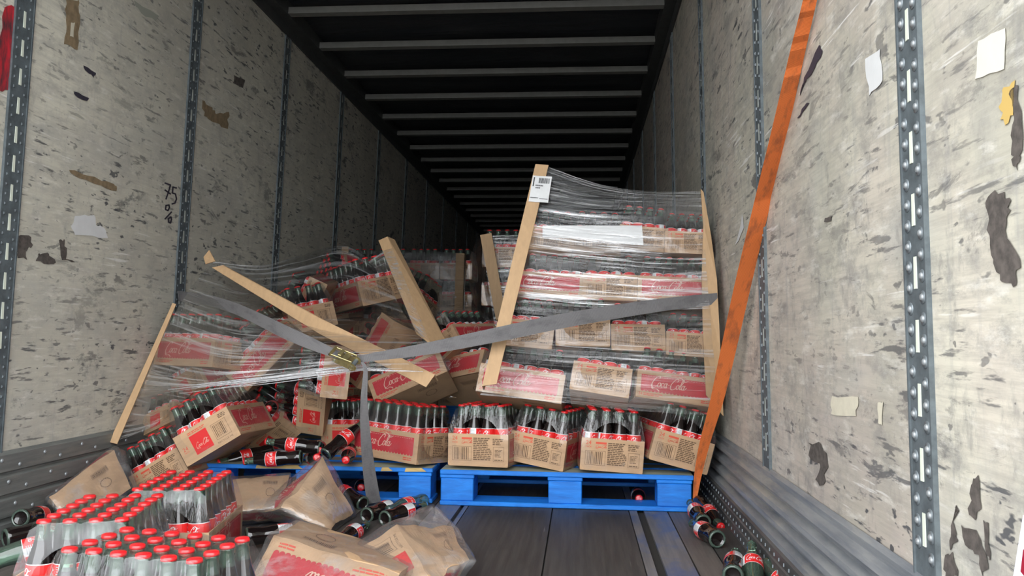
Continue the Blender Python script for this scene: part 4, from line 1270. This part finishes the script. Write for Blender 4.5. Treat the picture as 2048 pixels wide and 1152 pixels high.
R_rows = [[(1096, 334, 3.52), (1180, 364, 3.52), (1255, 379, 3.52), (1330, 383, 3.52), (1405, 382, 3.52)],
          [(1082, 400, 3.49), (1170, 415, 3.49), (1250, 420, 3.49), (1330, 424, 3.49), (1409, 425, 3.49)],
          [(1055, 500, 3.45), (1150, 512, 3.44), (1245, 520, 3.44), (1330, 525, 3.44), (1412, 525, 3.45)],
          [(1030, 600, 3.39), (1140, 610, 3.38), (1240, 615, 3.38), (1330, 620, 3.38), (1420, 620, 3.39)],
          [(1005, 690, 3.31), (1130, 700, 3.30), (1235, 706, 3.30), (1330, 712, 3.30), (1428, 716, 3.32)],
          [(960, 790, 3.22), (1115, 804, 3.21), (1230, 818, 3.21), (1330, 826, 3.21), (1440, 832, 3.23)]]
wrap('stretch_wrap', 'streaky clear wrap stretched across the front of the leaning stack', R_rows, WRAP, 12, .007, 1, mat2=WRAP2, band=(.12, .58))
L_rows = [[(428, 524, 3.72), (520, 531, 3.80), (600, 512, 3.95), (690, 492, 4.15), (770, 545, 4.05)],
          [(385, 572, 3.60), (480, 600, 3.56), (600, 602, 3.62), (700, 600, 3.75), (805, 622, 3.72)],
          [(340, 645, 3.52), (450, 682, 3.30), (570, 690, 3.28), (690, 690, 3.28), (860, 690, 3.45)],
          [(298, 740, 3.46), (410, 760, 3.20), (540, 751, 3.18), (650, 737, 3.18), (900, 722, 3.42)],
          [(272, 798, 3.42), (392, 776, 3.20), (540, 759, 3.18), (650, 745, 3.18), (900, 742, 3.40)]]
LW = wrap('stretch_wrap', 'slack clear wrap sagging over the collapsed load and gathered in a bright hem', L_rows, WRAP, 12, .010, 2, mat2=WRAP2, band=(.42, 1.1))
wrap('stretch_wrap', 'clear wrap hanging down beside the narrow slanting corner board', [[(300, 740, 3.46), (350, 760, 3.34), (395, 778, 3.22)], [(262, 812, 3.40), (310, 820, 3.36), (350, 815, 3.32)], [(230, 882, 3.32), (270, 868, 3.32), (310, 850, 3.32)]], WRAP, 8, .012, 3)
wrap('stretch_wrap', 'loose wrap tinted with shade hanging in the gap behind the steep corner board', [[(690, 520, 4.75), (770, 508, 4.65), (850, 500, 4.75), (930, 508, 5.0)], [(690, 590, 4.5), (780, 590, 4.45), (860, 590, 4.4), (945, 590, 4.7)], [(700, 640, 4.3), (790, 650, 4.25), (870, 690, 4.15), (965, 660, 4.4)]], WRAP_D, 10, .03, 4)
wrap('stretch_wrap', 'bright crinkled flap of wrap pulled taut to the steep corner board', [[(736, 524, 4.06), (752, 512, 4.03), (772, 500, 3.98)], [(748, 534, 4.03), (762, 528, 4.0), (780, 520, 3.95)], [(760, 546, 4.0), (772, 543, 3.97), (790, 540, 3.93)]], WRAP2, 8, .006, 5)
wrap('stretch_wrap', 'silvery wrap over the farther stack beside the tall corner board', [[(962, 472, 5.20), (1010, 470, 5.19), (1060, 470, 5.19), (1150, 470, 5.19)], [(975, 560, 5.19), (1020, 560, 5.19), (1060, 560, 5.19), (1150, 560, 5.19)], [(990, 660, 5.19), (1020, 660, 5.19), (1060, 660, 5.19), (1150, 660, 5.19)]], WRAP2, 10, .006, 6)
wrap('stretch_wrap', 'shade-tinted wrap on the shadowed flank of the silvery wrapped stack', [[(962, 472, 5.20), (950, 490, 5.5), (940, 520, 5.9)], [(975, 560, 5.19), (955, 565, 5.5), (942, 570, 5.9)], [(990, 660, 5.19), (965, 655, 5.5), (945, 650, 5.9)]], WRAP_D, 8, .03, 7)
wrap('stretch_wrap', 'shade-tinted wrap over the front of the far stack with the white label', [[(678, 498, 6.52), (760, 503, 6.50), (850, 505, 6.50), (930, 508, 6.52)], [(678, 570, 6.51), (760, 572, 6.49), (850, 572, 6.49), (930, 572, 6.51)], [(678, 660, 6.51), (760, 660, 6.49), (850, 660, 6.49), (930, 660, 6.51)]], WRAP_D, 8, .008, 8)
# the hem of the slack wrap, gathered into strands whitened as painted highlights
mb = MB(); hr = random.Random(11)
for k in range(16):
    o1, o2, o3 = hr.uniform(-7, 5), hr.uniform(-9, 8), hr.uniform(-14, 12)
    x0, x1 = hr.uniform(330, 470), hr.uniform(640, 850)
    t_ = hr.uniform(.0006, .0022)
    rows = []
    for q in range(19):
        f = q / 18; x = x0 + (x1 - x0) * f
        g = (x - 390) / 350
        y = 777 - 42 * min(g, 1.0) + (2 if g > 1 else 0) + o1 + (o2 - o1) * f + 2.0 * math.sin(f * 5 + k)
        c = at(x, y, 3.165 + .10 * max(0, g - 1) + .02 * max(0, -g) * 4)
        wv = t_ * (.4 + math.sin(math.pi * min(1, max(0, f))))
        rows.append([c + Vector((0, -wv, wv * .4)), c + Vector((0, 0, wv * 1.6)), c + Vector((0, wv, -wv)), c + Vector((0, -wv * .5, -wv * 1.2))])
    mb.grid(rows, 0, True)
mb.obj('gathered_hem', HEM, LW, True)
# sheet of paper caught under the wrap
q = [(1085, 451), (1284, 451), (1287, 490), (1230, 486), (1175, 478), (1130, 476), (1085, 474)]
mb = MB(); fr = [at(x, y, 3.492 - (y - 450) * .0006) for x, y in q]; mb.face(fr); mb.grid([fr, [p + Vector((0, .0012, 0)) for p in fr]], 0, True)
o = mb.obj('paper_sheet', WHITE); tag(o, 'white paper sheet under the wrap on the top layer of the leaning stack', 'paper')

# ------------------------------------------------------------------ straps
def strap(name, label, pts, mat, tilt=0.0, cat='strap', th=.0022, sub=8):
    """pts: px, py, Y, width in px, direction of the width in the picture (degrees from up)"""
    P_ = []
    s = [pts[0]] + list(pts) + [pts[-1]]
    for i in range(1, len(s) - 2):
        for k in range(sub):
            t = k / sub
            P_.append([.5 * ((2 * s[i][a]) + (s[i + 1][a] - s[i - 1][a]) * t + (2 * s[i - 1][a] - 5 * s[i][a] + 4 * s[i + 1][a] - s[i + 2][a]) * t * t + (3 * s[i][a] - s[i - 1][a] - 3 * s[i + 1][a] + s[i + 2][a]) * t ** 3) for a in range(5)])
    P_.append(list(pts[-1]))
    mb = MB(); rows = []
    for px, py, Y, wd, an in P_:
        c = at(px, py, Y)
        while c.x > wall_x('right', c.z) - .022 or c.x < wall_x('left', c.z) + .012:
            Y *= .995; c = at(px, py, Y)
        h_ = wd * Y / FPX / 2
        dv = (CU * math.cos(math.radians(an)) + CR * math.sin(math.radians(an))) * h_
        f = Vector((0, th / 2, 0))
        rows.append([c - dv - f, c + dv - f, c + dv + f, c - dv + f])
    mb.grid(rows, 0, True)
    mb.face(rows[0]); mb.face(rows[-1])
    me = mb.data(name, [mat])
    uvl = me.uv_layers.new(name='UVMap')
    acc = [0]
    for a, b in zip(rows[:-1], rows[1:]): acc.append(acc[-1] + (Vector(b[0]) - Vector(a[0])).length)
    for lp in me.loops:
        vi = lp.vertex_index
        uvl.data[lp.index].uv = (acc[min(vi // 4, len(acc) - 1)], (vi % 4) in (1, 2))
    o = link_obj(name, me)
    if label: tag(o, label, cat)
    return o
strap('ratchet_strap', 'slack grey strap from the liner post to the gold ratchet', [(356, 592, 3.84, 22, -6), (415, 600, 3.60, 22, 0), (468, 616, 3.44, 23, 8), (517, 638, 3.30, 25, 12), (566, 662, 3.20, 27, 14), (615, 684, 3.15, 25, 16), (664, 705, 3.12, 18, 18), (690, 718, 3.12, 14, 18)], GREYWEB)
strap('ratchet_strap', 'taut grey strap from the gold ratchet up across the leaning stack', [(700, 722, 3.13, 12, -6), (745, 714, 3.14, 16, -8), (850, 698, 3.16, 24, -8), (1000, 668, 3.18, 29, -12), (1130, 641, 3.24, 29, -12), (1300, 613, 3.33, 26, -8), (1435, 597, 3.42, 22, -4)], GREYWEB)
strap('strap_tail', 'loose grey strap end hanging from the gold ratchet down past the pallet', [(724, 724, 3.10, 5, 70), (731, 742, 3.10, 9, 80), (728, 800, 3.12, 14, 88), (731, 870, 3.18, 20, 86), (738, 940, 3.26, 25, 82), (748, 1006, 3.33, 28, 80)], GREYWEB)
strap('tie_down_strap', 'worn orange strap running down the trailer wall to the pallet corner', [(1640, -90, 2.16, 30, 80), (1620, 0, 2.22, 30, 78), (1596, 100, 2.32, 33, 76), (1562, 250, 2.45, 36, 74), (1526, 400, 2.60, 37, 73), (1488, 560, 2.80, 37, 73), (1459, 690, 2.98, 34, 74), (1434, 800, 3.12, 29, 76), (1410, 885, 3.24, 22, 80), (1396, 950, 3.32, 15, 84), (1389, 1004, 3.36, 7, 88)], ORANGEWEB)

strap('tie_down_strap', 'orange strap end lying beside the kick plate in the corner near the dark bottles', [(-40, 1036, 2.62, 9, 10), (0, 1024, 2.72, 9, 10), (30, 1014, 2.8, 9, 12), (62, 1000, 2.9, 8, 14)], ORANGEWEB)
# ratchet buckle
ro = empty('ratchet_buckle'); tag(ro, 'gold zinc ratchet buckle joining the two grey straps', 'ratchet')
rc_ = at(692, 723, 3.095)
ang = math.radians(-20)
ro.matrix_world = Matrix.Translation(rc_) @ Matrix.Rotation(-ang, 4, 'Y') @ Matrix.Rotation(math.radians(-58), 4, 'X')
def rpart(name, fn, mat=GOLD, bev=.0008):
    mb = MB(); fn(mb); o = mb.obj(name, mat, ro, False)
    md = o.modifiers.new('edge', 'BEVEL'); md.width = bev; md.segments = 1
    return o
for s in (-1, 1):
    def plate(mb, s=s):
        zc = s * .022
        out = [(-.045, -.010), (-.01, -.016), (.035, -.018), (.05, -.008), (.05, .006), (.035, .012), (-.01, .008), (-.045, .004)]
        mb.grid([[(x, y, zc - .0013) for x, y in out], [(x, y, zc + .0013) for x, y in out]], 0, True)
        mb.face([(x, y, zc - .0013) for x, y in out]); mb.face([(x, y, zc + .0013) for x, y in out])
    rpart('side_plate', plate)
    def wheel(mb, s=s):
        n = 24; zc = s * .0262
        pr = [(.0165 if k % 2 else .0135) for k in range(n)]
        a = [(.032 + pr[k] * math.cos(2 * math.pi * k / n), -.004 + pr[k] * math.sin(2 * math.pi * k / n)) for k in range(n)]
        mb.grid([[(x, y, zc - .0014) for x, y in a], [(x, y, zc + .0014) for x, y in a]], 0, True)
        mb.face([(x, y, zc - .0014) for x, y in a]); mb.face([(x, y, zc + .0014) for x, y in a])
    rpart('ratchet_wheel', wheel)
rpart('spool', lambda mb: mb.grid([[(.032 + .0085 * math.cos(a), -.004 + .0085 * math.sin(a), z) for a in [2 * math.pi * k / 14 for k in range(14)]] for z in (-.030, .030)], 0, True), SILVER_D)
rpart('anchor_bolt', lambda mb: mb.grid([[(-.038 + .005 * math.cos(a), -.003 + .005 * math.sin(a), z) for a in [2 * math.pi * k / 12 for k in range(12)]] for z in (-.028, .028)], 0, True), RIVET)
rpart('pawl', lambda mb: mb.box((-.012, -.024, -.020), (.010, -.019, .020)))
def handle(mb):
    mb.box((-.060, -.028, -.026), (.030, -.020, -.023)); mb.box((-.060, -.028, .023), (.030, -.020, .026))
    mb.grid([[(-.058 + .006 * math.cos(a), -.024 + .006 * math.sin(a), z) for a in [2 * math.pi * k / 12 for k in range(12)]] for z in (-.028, .028)], 0, True)
rpart('handle', handle)
rpart('release_bar', lambda mb: mb.box((-.030, -.034, -.019), (-.018, -.026, .019)))
